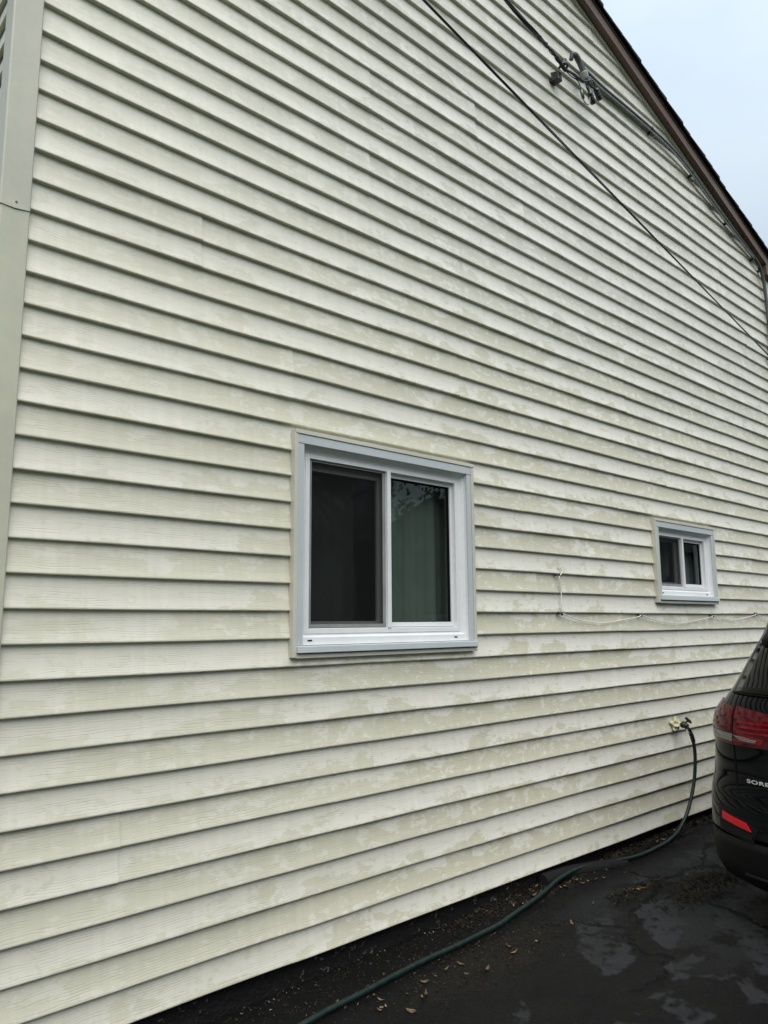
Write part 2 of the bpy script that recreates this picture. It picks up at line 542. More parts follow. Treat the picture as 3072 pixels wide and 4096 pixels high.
# peeled, lighter islands of the old surface (x, y, half length, half width, turn)
BL = [(3.64,-.49,.17,.085,20),(3.36,-.73,.22,.11,25),(3.95,-.72,.33,.12,28),(3.53,-1.03,.13,.05,10),
      (3.40,-1.10,.06,.04,0),(3.17,-1.11,.10,.035,-15),(3.48,-1.36,.13,.055,15),(3.10,-1.27,.12,.07,60),
      (2.89,-1.12,.07,.04,30),(2.63,-.80,.10,.035,35),(4.39,-.30,.16,.05,10),(5.13,-.375,.17,.07,0),
      (4.86,-.37,.10,.05,0),(3.52,-1.21,.09,.03,-40),(4.80,-.62,.35,.10,12),(5.3,-.62,.35,.14,5),(4.3,-1.0,.3,.16,15),(3.9,-1.25,.25,.12,30)]
worn = np.zeros_like(gx)
for (bx, by, L, W, a) in BL:
    c, s = math.cos(rad(a)), math.sin(rad(a))
    u, v = (px-bx)*c+(py-by)*s, -(px-bx)*s+(py-by)*c
    worn = np.maximum(worn, sstep(1.0-((np.abs(u)/L)**1.4+(np.abs(v)/W)**1.4)**(1/1.4), -.03, .03))
worn *= sstep(fbm(gx*22, gy*22, 41), .30, .40)
worn = np.maximum(worn, .50*sstep(fbm(gx*2.2+wx*6, gy*3.4+wy*6, 51), .50, .56)*sstep(gx, 3.2, 4.0)*sstep(-gy, .18, .35))
CR = [[(3.55,-.95),(3.50,-.80),(3.62,-.67),(3.70,-.64),(3.95,-.56),(4.10,-.545),(4.26,-.62),(4.30,-.88)],
      [(4.10,-.545),(4.45,-.42),(4.9,-.46),(5.4,-.30)],[(3.70,-.64),(3.60,-.42),(3.4,-.33)],
      [(3.55,-.95),(3.30,-1.05),(3.1,-1.02)],[(4.30,-.88),(4.15,-1.2),(4.3,-1.5)],[(4.9,-.46),(5.0,-.75),(5.5,-.8)],
      [(4.45,-.42),(4.5,-.22)],[(5.4,-.30),(5.9,-.35)]]
crk = np.full(gx.shape, 9.)
for c in CR: crk = np.minimum(crk, poly_dist(gx+wx*.7, gy+wy*.7, c))
cw = .007 + .020*sstep(fbm(gx*5, gy*5, 61), .42, .7)
crack = 1-sstep(crk, cw*.4, cw)
soil = sstep(gy + (fbm(gx*4, gy*4, 71)-.5)*.16, -.12, -.02)*sstep(gx, 2.9, 3.7)
soil = np.maximum(soil, sstep(1-np.hypot((px-4.62)/.45, (py+.67)/.13), -.2, .4)*.9)
soil = np.maximum(soil, sstep(1-np.hypot((px-4.23)/.25, (py+.41)/.07), -.2, .4)*.8)
soil = np.maximum(soil, sstep(1-np.hypot((px-2.95)/.6, (py+.40)/.15), -.3, .6)*.55)
worn *= (1-soil)*(1-crack)
gzv = G0 + GS*gx - .004 + .010*(fbm(gx*1.6, gy*1.6, 81)-.5) + .004*(fbm(gx*30, gy*30, 91, 2)-.5)
gzv += -.003*worn - .018*crack + soil*(.014 + .036*(fbm(gx*16, gy*16, 95)-.4))
edge = np.minimum.reduce([gx-GX0, GX1-gx, gy-GY0])
gzv -= .012*(1-sstep(edge, 0, .12))
idx = np.arange(nx*ny).reshape(nx, ny)
q = np.stack([idx[:-1,:-1], idx[1:,:-1], idx[1:,1:], idx[:-1,1:]], -1).reshape(-1, 4)
me = bpy.data.meshes.new('worn_asphalt')
me.vertices.add(nx*ny); me.vertices.foreach_set('co', np.stack([gx, gy, gzv], -1).ravel())
me.loops.add(q.size); me.loops.foreach_set('vertex_index', q.ravel())
me.polygons.add(len(q)); me.polygons.foreach_set('loop_start', np.arange(0, q.size, 4))
me.polygons.foreach_set('use_smooth', [True]*len(q))
me.update(calc_edges=True)
for nm, arr in (('worn', worn), ('soil', soil), ('crack', crack)):
    at = me.attributes.new(nm, 'FLOAT', 'POINT'); at.data.foreach_set('value', arr.ravel().astype(np.float32))
me.materials.append(M_ASPH)
o = bpy.data.objects.new('worn_asphalt', me); COL.objects.link(o); o.parent = drv
def gsurf(x, y):
    i = min(max(int((x-GX0)/DX), 0), nx-1); j = min(max(int((y-GY0)/DX), 0), ny-1)
    return float(gzv[i, j])

# ------------------------------------------------------------------ house
house = empty('house', (0, 0, 0))
tag(house, 'cream vinyl sided house with a low brown trimmed gable roof', 'house')
XL, XR = .684, 8.21             # outer faces of the corner posts
RS, RB = .33473, 7.90854        # gable line: z = RB - RS*x
XM = (XL+XR)/2
def rake_z(x): return RB - RS*x if x >= XM else RB - RS*(2*XM-x)
ZTOP = rake_z(XM)
WIN = [(2.022, 3.301, 1.306, 2.387), (5.413, 6.430, 1.603, 2.258)]
HOLES = [(a+.02, b-.02, c+.012, d-.012) for (a, b, c, d) in WIN]

# sheathing behind the siding with the two window openings
m = MB()
xs = [.72, HOLES[0][0], HOLES[0][1], HOLES[1][0], HOLES[1][1], 8.17]
zs = [-.01, HOLES[0][2], HOLES[1][2], HOLES[1][3], HOLES[0][3], 5.10]
for i in range(5):
    for j in range(5):
        xm, zm = (xs[i]+xs[i+1])/2, (zs[j]+zs[j+1])/2
        if any(h[0] < xm < h[1] and h[2] < zm < h[3] for h in HOLES): continue
        m.add([(xs[i],.03,zs[j]),(xs[i+1],.03,zs[j]),(xs[i+1],.03,zs[j+1]),(xs[i],.03,zs[j+1])], [(0,1,2,3)])
m.add([(.72,.03,5.10),(8.17,.03,5.10),(8.17,.03,rake_z(8.17)),(XM,.03,ZTOP),(.72,.03,rake_z(.72))], [(0,1,2,3,4)])
wall = m.build('wall', M_SHEATH, house)
m = MB(); m.box(.75, 8.16, .047, .25, -.45, .012)
m.box(.75, .95, .25, 8.2, -.45, .012)
m.build('foundation', M_FOUND, house)

PROF = [(.0245,-.0022),(.0040,-.0010),(.0014,.0002),(.0003,.0020),(.0,.0046),(.0009,.0085),(.0048,.022),(.0098,.045),(.0140,.072),(.0168,.098),(.0186,.1245),(.0190,.1325)]
def clip_prof(prof, lo, hi):
    out = []
    pts = prof
    for i, (y, z) in enumerate(pts):
        if i:
            y0, z0 = pts[i-1]
            cuts = []
            for L in (lo, hi):
                if (z0-L)*(z-L) < 0: cuts.append((L-z0)/(z-z0))
            for t in sorted(cuts): out.append((y0+(y-y0)*t, z0+(z-z0)*t))
        if lo-1e-7 <= z <= hi+1e-7: out.append((y, z))
    return out

def siding_panel(parent, row, x0, x1, seed, holes, xmin_f, xmax_f, place, lap0, lap1, amp=1.):
    """one double-course panel; place(x, y, z) -> world point"""
    R = random.Random(seed)
    ph = [R.uniform(0, 6.28) for _ in range(6)]
    def dz(x): return amp*(.0011*math.sin(1.9*x+ph[0])+.0006*math.sin(5.3*x+ph[1]))
    def dy(x): return amp*(.0013*math.sin(2.7*x+ph[2])+.0008*math.sin(7.1*x+ph[3]))
    tilt = R.uniform(-.0006, .0006)
    tn = R.uniform(0, 1)
    SM = []
    V, F, A = [], [], {'seed': [], 'par': [], 'zc': [], 'run': [], 'tint': []}
    for c in (0, 1):
        zb = (row*2+c)*H
        sd = R.uniform(0, 40)
        spans = [(x0, x1, -9, 99)]
        for (hx0, hx1, hz0, hz1) in holes:
            if zb < hz1 and zb+H > hz0:
                ns = []
                for (a, b, lo, hi) in spans:
                    if b <= hx0 or a >= hx1: ns.append((a, b, lo, hi)); continue
                    if a < hx0: ns.append((a, hx0, lo, hi))
                    if b > hx1: ns.append((hx1, b, lo, hi))
                    if zb+H > hz1: ns.append((max(a, hx0), min(b, hx1), hz1, hi))
                    if zb < hz0: ns.append((max(a, hx0), min(b, hx1), lo, hz0))
                spans = ns
        for (a, b, lo, hi) in spans:
            prof = clip_prof([(y, zb+z) for (y, z) in PROF], lo, hi)
            if len(prof) < 2 or b-a < .004: continue
            n = max(1, int((b-a)/.11))
            k = len(prof); base = len(V)
            for i in range(n+1):
                for (y, z) in prof:
                    xa, xb = max(a, xmin_f(z)), min(b, xmax_f(z))
                    if xb < xa: xb = xa = (xa+xb)/2
                    x = xa+(xb-xa)*i/n
                    off = 0.
                    if lap1 and x > x1-.12: off = -.0036*(1-(x1-x)/.12)
                    if lap0 and x < x0+.05: off += .0006
                    V.append(place(x, y + dy(x) + off, z + dz(x) + tilt*(x-x0)))
                    A['seed'].append(sd); A['par'].append(float(c)); A['zc'].append((z-zb)/H); A['run'].append(x); A['tint'].append(tn)
            for i in range(n):
                for j in range(k-1):
                    F.append((base+i*k+j, base+(i+1)*k+j, base+(i+1)*k+j+1, base+i*k+j+1)); SM.append(prof[j+1][0] >= prof[j][0])
    if not F: return None
    o = mesh_obj('siding_panel', V, F, M_SID, parent, True)
    o.data.polygons.foreach_set('use_smooth', SM)
    for nm, arr in A.items():
        at = o.data.attributes.new(nm, 'FLOAT', 'POINT'); at.data.foreach_set('value', arr)
    return o

SEAMS = {0: [2.056, 5.80], 1: [3.335, 7.0], 2: [1.235, 4.93], 3: [2.510, 6.10], 4: [3.785, 7.42], 5: [2.06, 4.9],
         6: [3.9, 7.6], 7: [4.4], 8: [3.8, 7.3], 9: [4.9], 10: [2.003, 5.66], 11: [3.2, 6.9], 12: [1.5, 5.1], 13: [4.2, 7.8],
         14: [2.9, 6.5], 15: [2.508, 6.2], 16: [3.9, 7.5], 17: [2.512, 6.15], 18: [3.42, 7.0], 19: [2.2, 5.8], 20: [4.4], 21: [3.1, 6.6],
         22: [5.2], 23: [3.6], 24: [4.9], 25: [4.2]}
zg = 0.012                      # siding stops just under the rake channel
def xmax_f(z): return min(8.115, (RB-zg-z)/RS)
def xmin_f(z): return max(.745, 2*XM-(RB-zg-z)/RS)
for row in range(26):
    s = [.745] + [x for x in SEAMS.get(row, []) if x < 8.0] + [8.115]
    for k in range(len(s)-1):
        a, b = s[k], s[k+1]
        if k < len(s)-2: b += .022
        cuts = [(a, b)]
        for (hx0, hx1, hz0, hz1) in HOLES:
            if hz0 <= row*2*H and hz1 >= (row*2+2)*H:
                cuts = [q_ for (p0, p1) in cuts for q_ in ([(p0, p1)] if p1 <= hx0 or p0 >= hx1 else [(p0, hx0), (hx1, p1)]) if q_[1]-q_[0] > .02]
        for (p0, p1) in cuts:
            siding_panel(wall, row, p0, p1, row*17+k, HOLES, xmin_f, xmax_f, lambda x, y, z: (x, y, z), k > 0 and p0 == a, k < len(s)-2 and p1 == b)

# side wall round the left corner
m = MB(); m.add([(.715,.09,-.01),(.715,8.2,-.01),(.715,8.2,5.0),(.715,.09,5.0)], [(0,1,2,3)])
side = m.build('side_wall', M_SHEATH, house)
for row in range(20):
    s = [.055] + [[1.9, 5.5], [3.1, 6.7], [2.5, 6.2]][row % 3] + [8.2]
    for k in range(3):
        siding_panel(side, row, s[k], s[k+1]+(.02 if k < 2 else 0), 900+row*5+k, [], lambda z: -9, lambda z: 99,
                     lambda x, y, z: (.698+y, x, z), k > 0, k < 2, .5)

# corner posts: upper length laps over the lower one
def post_piece(name, z0, z1, proud, mat, ragged=False):
    t = .003
    x0, x1, y0, y1 = XL-proud, .789, -.012-proud, .084
    m = MB()
    n = 60
    vs_, fs = [], []
    for i in range(n+1):
        f = i/n; z = z0+(z1-z0)*f
        bow = .0006*math.sin(z*2.1+proud*900)
        ex = (.004*math.sin(3.0)+0) if False else 0
        ring = [(x1, .012), (x1, y0+.0035), (x1-.0035, y0), ((x0+x1)/2, y0-bow), (x0+.006, y0), (x0+.0017, y0+.0018), (x0, y0+.006), (x0, y1), (x0+.012, y1)]
        for j, (x, y) in enumerate(ring):
            zz = z
            if ragged and i == 0: zz = z + [.004,.004,.004,-.003,.0,.0,.0,.002,.002][j]
            vs_.append((x, y - (.0012 if ragged and i == 0 and j == 3 else 0), zz))
    k = 9
    for i in range(n):
        for j in range(k-1): fs.append((i*k+j, (i+1)*k+j, (i+1)*k+j+1, i*k+j+1))
    m.add(vs_, fs)
    o = m.build(name, mat, house, False)
    md = o.modifiers.new('thickness', 'SOLIDIFY'); md.thickness = .0016; md.offset = 0
    return o
post_piece('corner_post', -.02, 3.06, .0, M_POST2)
up_post = post_piece('corner_post', 3.022, rake_z(.72)-.01, .0036, M_POST, True)
m = MB(); m.lathe([(.0045,0),(.0045,.001),(.003,.0022),(0.0005,.0026)], (.738, -.0172, 3.045), (0,-1,0), 10)
m.build('screw', M_STEEL, up_post, True)
m = MB(); m.box(8.10, 8.21, -.012, .09, -.02, rake_z(8.15)-.12)
m.build('corner_post', M_POST, house, bevel=.003)

# rake: J-channel, soffit strip, brown rake board, drip edge, roof
def rake_strip(name, x0, x1, d0, d1, y0, y1, mat, parent=house, bevel=0.):
    m = MB()
    def P(x, y, d): return (x, y, rake_z(x)+d)
    m.hexa([P(x0,y0,d0),P(x1,y0,d0),P(x1,y1,d0),P(x0,y1,d0)], [P(x0,y0,d1),P(x1,y0,d1),P(x1,y1,d1),P(x0,y1,d1)])
    return m.build(name, mat, parent, bevel=bevel)
for (xa, xb) in ((XM, 8.115), (.745, XM)):
    rake_strip('rake_channel', xa, xb, -.026, -.004, -.006, .03, M_JCH, bevel=.002)
    e = .42
    xo, xi = (xb+e, xa) if xa == XM else (xb, xa-e)
    xo, xi = max(xo, xi), min(xo, xi)
    rake_strip('soffit', xi, xo, .0, .008, -.052, .03, M_BROWN)
    nb = 2
    for k in range(nb):
        rake_strip('rake_board', xi+(xo-xi)*k/nb, xi+(xo-xi)*(k+1)/nb+(.02 if k == 0 else 0), -.002, .098, -.0575-(.0012 if k else 0), -.0522, M_BROWN, bevel=.0015)
    rake_strip('drip_edge', xi, xo, .090, .113, -.064, -.0600, M_DRIP)
roof = None
for sgn in (1, -1):
    m = MB()
    def P(u, y, d):
        x = XM+sgn*u
        return (x, y, RB-RS*(XM+u)+d)
    m.hexa([P(0,-.058,.098),P(4.19,-.058,.098),P(4.19,8.4,.098),P(0,8.4,.098)], [P(0,-.058,.118),P(4.19,-.058,.118),P(4.19,8.4,.118),P(0,8.4,.118)])
    r = m.build('roof', M_DRIP, house)
    n = 30
    for i in range(n):
        u0 = 4.215-i*.1425
        u1 = max(u0-.29, 0)
        ov = -.088 + random.uniform(-.007, .005)
        m = MB()
        t0 = .034 + random.uniform(-.003, .003)
        y1 = 8.4
        m.hexa([P(u1,ov,.119),P(u0,ov,.119),P(u0,y1,.119),P(u1,y1,.119)], [P(u1,ov,.126),P(u0,ov,.119+t0),P(u0,y1,.119+t0),P(u1,y1,.126)])
        m.build('shingle_course', M_SHING, r)
# boxed eave return at the right end
m = MB(); m.box(8.055, 8.62, -.0580, .6, 5.095, 5.205)
m.build('eave_return', M_BROWN, house, bevel=.002)
m = MB(); m.box(8.118, 8.64, -.0605, -.0581, 4.99+.1, rake_z(8.2)+.09)
m.build('eave_return_cap', M_BROWN, house)

# ------------------------------------------------------------------ windows
def ring(m, xl, xr, zb, zt, w, y, depth, wt=None, wb=None):
    wt = w if wt is None else wt; wb = w if wb is None else wb
    m.loft([(xl,xr,zb,zt,y+depth),(xl,xr,zb,zt,y),(xl+w,xr-w,zb+wb,zt-wt,y),(xl+w,xr-w,zb+wb,zt-wt,y+depth)])

def make_window(X0, X1, Z0, Z1, label, big):
    W = empty('window', (0,0,0), house)
    tag(W, label)
    j = .022
    c = (X0+X1)/2
    # beige channel pieces
    m = MB(); m.box(X0, X0+j, -.024, .03, Z0+.004, Z1-.018); m.build('channel', M_JCH, W, bevel=.0015)
    m = MB(); m.box(X1-j, X1, -.024, .03, Z0+.004, Z1-.020); m.build('channel', M_JCH, W, bevel=.0015)
    m = MB(); m.box(X0+.005, X1+.002, -.027, .03, Z1-.0195, Z1); m.build('channel', M_JCH, W, bevel=.0015)
    m = MB(); m.box(X0+j+.001, X1-.004, -.021, .03, Z0, Z0+.020); m.build('channel', M_JCH, W, bevel=.0015)
    # aluminium wrapped casing
    hz = Z1-.0655
    m = MB(); m.box(X0+j+.0005, X1-j-.0005, -.0225, .02, hz, Z1-.0215); m.build('head_casing', M_ALU, W, bevel=.0025)
    m = MB(); m.box(X0+j+.001, X0+.058, -.0205, .02, Z0+.057, hz-.0006); m.build('side_casing', M_ALU, W, bevel=.0025)
    m = MB(); m.box(X1-.058, X1-j-.001, -.0205, .02, Z0+.057, hz-.0006); m.build('side_casing', M_ALU, W, bevel=.0025)
    m = MB()
    m.hexa([(X0+j,-.036,Z0+.0245),(X1-.003,-.036,Z0+.0245),(X1-.003,.02,Z0+.0245),(X0+j,.02,Z0+.0245)],
           [(X0+j,-.034,Z0+.055),(X1-.003,-.034,Z0+.055),(X1-.003,.02,Z0+.0605),(X0+j,.02,Z0+.0605)])
    m.build('sill', M_ALU, W, bevel=.0025)
    # white vinyl main frame: cove, flat, step
    m = MB()
    xl, xr = X0+.0585, X1-.0585
    b0 = Z0+.060
    m.loft([(xl,xr,b0,hz,-.010),(xl+.0005,xr-.0005,b0+.001,hz-.001,.006),(xl+.006,xr-.006,b0+.034,hz-.004,.007),
            (xl+.014,xr-.014,b0+.040,hz-.018,.020),(xl+.033,xr-.036,b0+.050,hz-.036,.0235),
            (xl+.0365,xr-.039,b0+.052,hz-.038,.0195),(xl+.061,xr-.059,b0+.074,hz-.055,.0195),
            (xl+.0625,xr-.0605,b0+.0755,hz-.0565,.0215),(xl+.0625,xr-.0605,b0+.0795,hz-.0565,.090)])
    m.build('frame', M_WHITE, W)
    xl, xr, zb, zt = X0+.121, X1-.119, Z0+.1395, hz-.0565
    # apron weep slots
    for wx in (X0+.105, X1-.16):
        m = MB(); m.box(wx, wx+.026, .0052, .012, Z0+.076, Z0+.083); m.build('weep_slot', M_SEAL, W)
    m = MB(); m.box(c-.0125, c+.013, .014, .060, zb-.004, zt+.002); m.build('mullion', M_WHITE, W, bevel=.002)
    # fixed right sash
    m = MB(); ring(m, c+.0135, xr-.0002, zb+.0002, zt-.0002, .018, .045, .03, .022, .024)
    s1 = m.build('sash', M_WHITE, W)
    m = MB(); ring(m, c+.0135+.0182, xr-.0184, zb+.0244, zt-.0224, .010, .0525, .012, .008, .004); m.build('seal', M_SEAL, W)
    m = MB(); m.add([(c+.03,.061,zb+.02),(xr-.016,.061,zb+.02),(xr-.016,.061,zt-.02),(c+.03,.061,zt-.02)], [(0,1,2,3)]); m.build('glass', M_GLASS, W)
    # sliding left sash behind the insect screen
    m = MB()
    A_, B_ = (xl+.0002, c+.022, zb+.0002, zt-.0002), (xl+.020, c-.040, zb+.030, zt-(.048 if big else .034))
    m.loft([(*A_, .086), (*A_, .064), (*B_, .064), (*B_, .086)])
    m.build('sash', M_WHITE, W)
    m = MB(); m.add([(xl+.01,.075,zb+.02),(c-.03,.075,zb+.02),(c-.03,.075,zt-.03),(xl+.01,.075,zt-.03)], [(0,1,2,3)]); m.build('glass', M_GLASS, W)
    m = MB(); ring(m, xl+.0004, c-.0128, zb+.0004, zt-.0006, .019, .032, .008, .010, .016); m.build('screen_frame', M_SCRF, W, )
    m = MB(); m.box(xl+.012, c-.02, .0360, .0364, zb+.010, zt-.008); m.build('insect_screen', M_SCREEN, W)
    # room and curtains
    m = MB()
    a0, a1, b0_, b1_ = X0-.5, X1+.5, Z0-.5, Z1+.3
    hx0, hx1, hz0, hz1 = X0+.06, X1-.06, Z0+.07, Z1-.06
    v = [(hx0,.088,hz0),(hx1,.088,hz0),(hx1,.088,hz1),(hx0,.088,hz1),(a0,.14,b0_),(a1,.14,b0_),(a1,.14,b1_),(a0,.14,b1_),
         (a0,2.2,b0_),(a1,2.2,b0_),(a1,2.2,b1_),(a0,2.2,b1_)]
    m.add(v, [(0,1,5,4),(1,2,6,5),(2,3,7,6),(3,0,4,7),(4,5,9,8),(5,6,10,9),(6,7,11,10),(7,4,8,11),(8,9,10,11)])
    m.build('room', M_ROOM, W)
    def curtain(xa, xb, z0, z1, y, n, mat, amp, seed, scal=0.):
        R = random.Random(seed)
        N = int((xb-xa)/.008)
        ph = [R.uniform(0,6) for _ in range(4)]
        vs_, fs = [], []
        for i in range(N+1):
            x = xa+(xb-xa)*i/N
            for k in range(9):
                f = k/8
                yy = y + amp*(math.sin(n*x+ph[0]+.25*f)+.5*math.sin(2.3*n*x+ph[1])+.3*math.sin(4.1*n*x+ph[2]))*(1-.35*f)
                zz = z0 + (z1-z0)*f
                if scal and k == 0: zz -= scal*abs(math.sin((x-xa)/(xb-xa)*math.pi))
                vs_.append((x, yy, zz))
        for i in range(N):
            for k in range(8): fs.append((i*9+k,(i+1)*9+k,(i+1)*9+k+1,i*9+k+1))
        mesh_obj('curtain', vs_, fs, mat, W, True)
    if big:
        curtain(2.03, 2.53, 1.25, 2.40, .15, 22, M_CURT, .014, 1)
        curtain(2.78, 3.42, 1.25, 2.40, .15, 20, M_CURT, .014, 2)
    else:
        curtain(5.60, 6.02, 1.86, 2.30, .20, 30, M_CURTW, .008, 3, .10)
        curtain(6.18, 6.45, 1.55, 2.30, .20, 40, M_CURTW, .010, 4)
    return W
make_window(*WIN[0], 'larger sliding window with pale green curtains', True)
make_window(*WIN[1], 'small sliding window near the car', False)

# ------------------------------------------------------------------ overhead cables, pole and service entrance
def twist(pts, strands, r, R, turns, mat, name, parent=None, n=6):
    pts = [Vector(p) for p in pts]
    objs = []
    L = [0.]
    for a, b in zip(pts[:-1], pts[1:]): L.append(L[-1]+(b-a).length)
    for k in range(strands):
        q = []
        for p, s in zip(pts, L):
            a = s*turns*2*math.pi + k*2*math.pi/strands
            q.append(p + Vector((.1, math.cos(a), math.sin(a)))*R)
        m = MB(); m.tube(q, r, n)
        objs.append(m.build(name, mat, parent, True))
    return objs
def line(a, b, n, sag=0.):
    a, b = Vector(a), Vector(b)
    return [a.lerp(b, i/n) - Vector((0,0,sag*4*(i/n)*(1-i/n))) for i in range(n+1)]

A1, B1 = Vector((7.96, -.035, 4.185)), Vector((2.36, -.60, 4.487))
d1 = B1-A1
P1 = A1 + d1*((A1.x+18)/(A1.x-B1.x))
cab = empty('overhead_cable', A1)
tag(cab, 'thin black twin cable sagging diagonally across the wall to the far corner', 'cable')
for k, off in enumerate((-.0036, .0036)):
    m = MB(); m.tube([p + Vector((0, off, off*.5*math.sin(i*.5))) - A1 for i, p in enumerate(line(A1, P1, 60))], .0038, 8)
    m.build('strand', M_BLACKW, cab, True)
m = MB(); m.tube([(8.02-A1.x,.0,-.02),(7.995-A1.x,-.03+.035,-.012),(0,0,0)], .004, 6); m.lathe([(.012,-.01),(.012,.02),(.006,.03)], (8.02-A1.x,.03,-.02), (0,-1,0), 10)
m.build('cable_hook', M_STEEL, cab, True)

A2 = Vector((4.345, -.085, 5.505)); B2 = Vector((3.56, -.165, 5.545))
P2 = Vector((-18, P1.y, 6.9))
drop = empty('service_drop_cable', A2)
tag(drop, 'thick twisted black service cable running to the wall bracket near the gable', 'cable')
pth = catmull([A2+Vector((.03,-.005,-.012)), A2, A2+Vector((-.20,-.02,.035)), B2, B2+Vector((-.85,-.105,.075)), B2+Vector((-3,-.37,.26)), P2], 26)
twist([p-A2 for p in pth], 2, .0075, .0072, .7, M_BLACKW, 'strand', drop, 8)
twist([p-A2 for p in pth], 1, .0035, .012, .9, M_GREYC, 'messenger_wire', drop)
grip = [p-A2 for p in pth if 3.95 < p.x < 4.33]
twist(grip, 2, .0028, .0135, 6., M_BLACKP, 'grip_wrap', drop)
# loose tails, connectors
def tail(pts, r, mat, nm='tail_wire'):
    m = MB(); m.tube([p-A2 for p in catmull(pts, 8)], r, 8); return m.build(nm, mat, drop, True)
K1, K2, K3 = Vector((4.665,-.10,5.455)), Vector((4.76,-.10,5.535)), Vector((4.555,-.10,5.39))
tail([A2, A2+Vector((.10,-.02,-.005)), A2+Vector((.22,-.025,-.005)), K2+Vector((-.05,0,.05)), K2], .0060, M_BLACKW)
tail([A2, A2+Vector((.07,-.02,-.02)), A2+Vector((.20,-.02,-.02)), K1+Vector((-.04,0,.06)), K1], .0060, M_BLACKW)
tail([A2, A2+Vector((.07,-.01,-.03)), K3+Vector((-.04,0,.08)), K3], .004, M_GREYC)
tail([K3, K3+Vector((.03,0,-.05)), K3+Vector((.09,0,-.04)), K1+Vector((0,0,-.02))], .0045, M_GREYL)
def connector(p, s, name):
    ax = Vector((.62, 0, -.78)).normalized()
    m = MB(); m.lathe([(.010*s,-.052*s),(.022*s,-.048*s),(.024*s,-.03*s),(.0235*s,.03*s),(.021*s,.044*s),(.012*s,.050*s)], p-A2, ax, 12)
    m.lathe([(.0262*s,-.012*s),(.0262*s,-.006*s)], p-A2, ax, 12)
    m.lathe([(.0262*s,.006*s),(.0262*s,.012*s)], p-A2, ax, 12)
    return m.build(name, M_CONN, drop, True)
connector(K1+Vector((.02,0,-.035)), .92, 'connector'); connector(K2+Vector((.02,0,-.035)), .92, 'connector'); 
m = MB(); m.tube([K3-A2+Vector((-.012,0,.03)), K3-A2+Vector((.016,0,-.03))], .012, 8); m.build('splice', M_STEEL, drop, True)

br = empty('wall_bracket', (4.34, .0, 5.47))
tag(br, 'dark wall bracket that holds the service cable under the gable', 'bracket')
m = MB()
m.hexa([(-.026,-.060,-.050),(.026,-.060,-.050),(.034,.02,-.042),(-.034,.02,-.042)], [(-.014,-.055,.022),(.020,-.055,.028),(.026,.02,.045),(-.022,.02,.045)])
m.build('bracket_plate', M_BLACKP, br, bevel=.005)
m = MB(); m.tube(catmull([(-.02,-.06,.03),(-.015,-.10,.055),(.03,-.105,.06),(.04,-.07,.035)], 6), .010, 8); m.build('eye', M_STEEL, br, True)
m = MB(); m.lathe([(.012,0),(.024,.008),(.026,.02),(.018,.028),(.025,.036),(.012,.045)], (.01,-.085,.062), (0,0,1), 12); m.build('insulator', M_GREYC, br, True)

# service-entrance cable: gooseneck, then along under the rake, then down the corner
S0 = Vector((4.52, 0, 5.70))
sec = empty('service_entrance_cable', S0)
tag(sec, 'grey service entrance cable with bent gooseneck running under the brown rake', 'cable')
SP = [(4.66,-.045,5.665),(4.69,-.035,5.705),(4.78,-.03,5.715),(5.0,-.022,5.715),(5.40,-.022,5.718),(5.76,-.022,5.715),(6.15,-.022,5.690),(6.49,-.022,5.615),(6.86,-.022,5.495),
      (7.19,-.024,5.395),(7.55,-.024,5.295),(7.82,-.026,5.215),(7.945,-.028,5.155),(8.005,-.030,5.06),(8.035,-.030,4.93),(8.055,-.030,4.6),(8.06,-.030,3.6),(8.06,-.030,1.9)]
m = MB(); m.tube([p-S0 for p in catmull(SP, 8)], .0165, 10); m.build('cable_sheath', M_GREYC, sec, True)
SP2 = [Vector(p)+Vector((0,-.004,-.026 if i < 9 else -.012)) for i, p in enumerate(SP[2:12])]
m = MB(); m.tube([p-S0 for p in catmull(SP2, 8)], .0075, 8); m.build('ground_wire', M_GREYL, sec, True)
GN = [(4.490,-.06,5.665),(4.495,-.07,5.70),(4.53,-.075,5.715),(4.575,-.075,5.69),(4.605,-.08,5.645),(4.625,-.085,5.60)]
m = MB(); m.tube([p-S0 for p in catmull(GN, 8)], [.016]*8+[.022]*(len(catmull(GN,8))-8), 12); m.build('gooseneck', M_GREYC, sec, True)
m = MB(); m.lathe([(.026,-.03),(.028,-.02),(.026,0),(.028,.02),(.020,.035)], Vector((4.630,-.086,5.59))-S0, (.35,0,-.93), 12); m.build('tape_wrap', M_GREYL, sec, True)
for (a, b) in (((4.635,-.09,5.57), K1), ((4.64,-.085,5.575), K2)):
    a = Vector(a)
    m = MB(); m.tube([p-S0 for p in catmull([a, a.lerp(b,.5)+Vector((-.012,0,-.02)), Vector(b)], 6)], .0085, 8); m.build('lead_wire', M_BLACKW, sec, True)
m = MB(); m.tube([p-S0 for p in catmull([(4.66,-.045,5.668),(4.64,-.05,5.60),(4.63,-.08,5.58)], 6)], .013, 8); m.build('elbow', M_GREYC, sec, True)
for (x, z) in ((5.76,5.715),(6.49,5.615),(7.19,5.395),(7.955,5.145),(7.80,5.222)):
    m = MB(); m.lathe([(.0185,-.009),(.0195,-.008),(.0195,.008),(.0185,.009)], Vector((x,-.024,z))-S0, (1,0,-.33 if x > 6.2 else -.05), 12)
    m.box(x-S0.x-.006, x-S0.x+.006, -.028, .012, z-S0.z-.045, z-S0.z-.018)
    m.build('strap', M_BLACKP, sec)

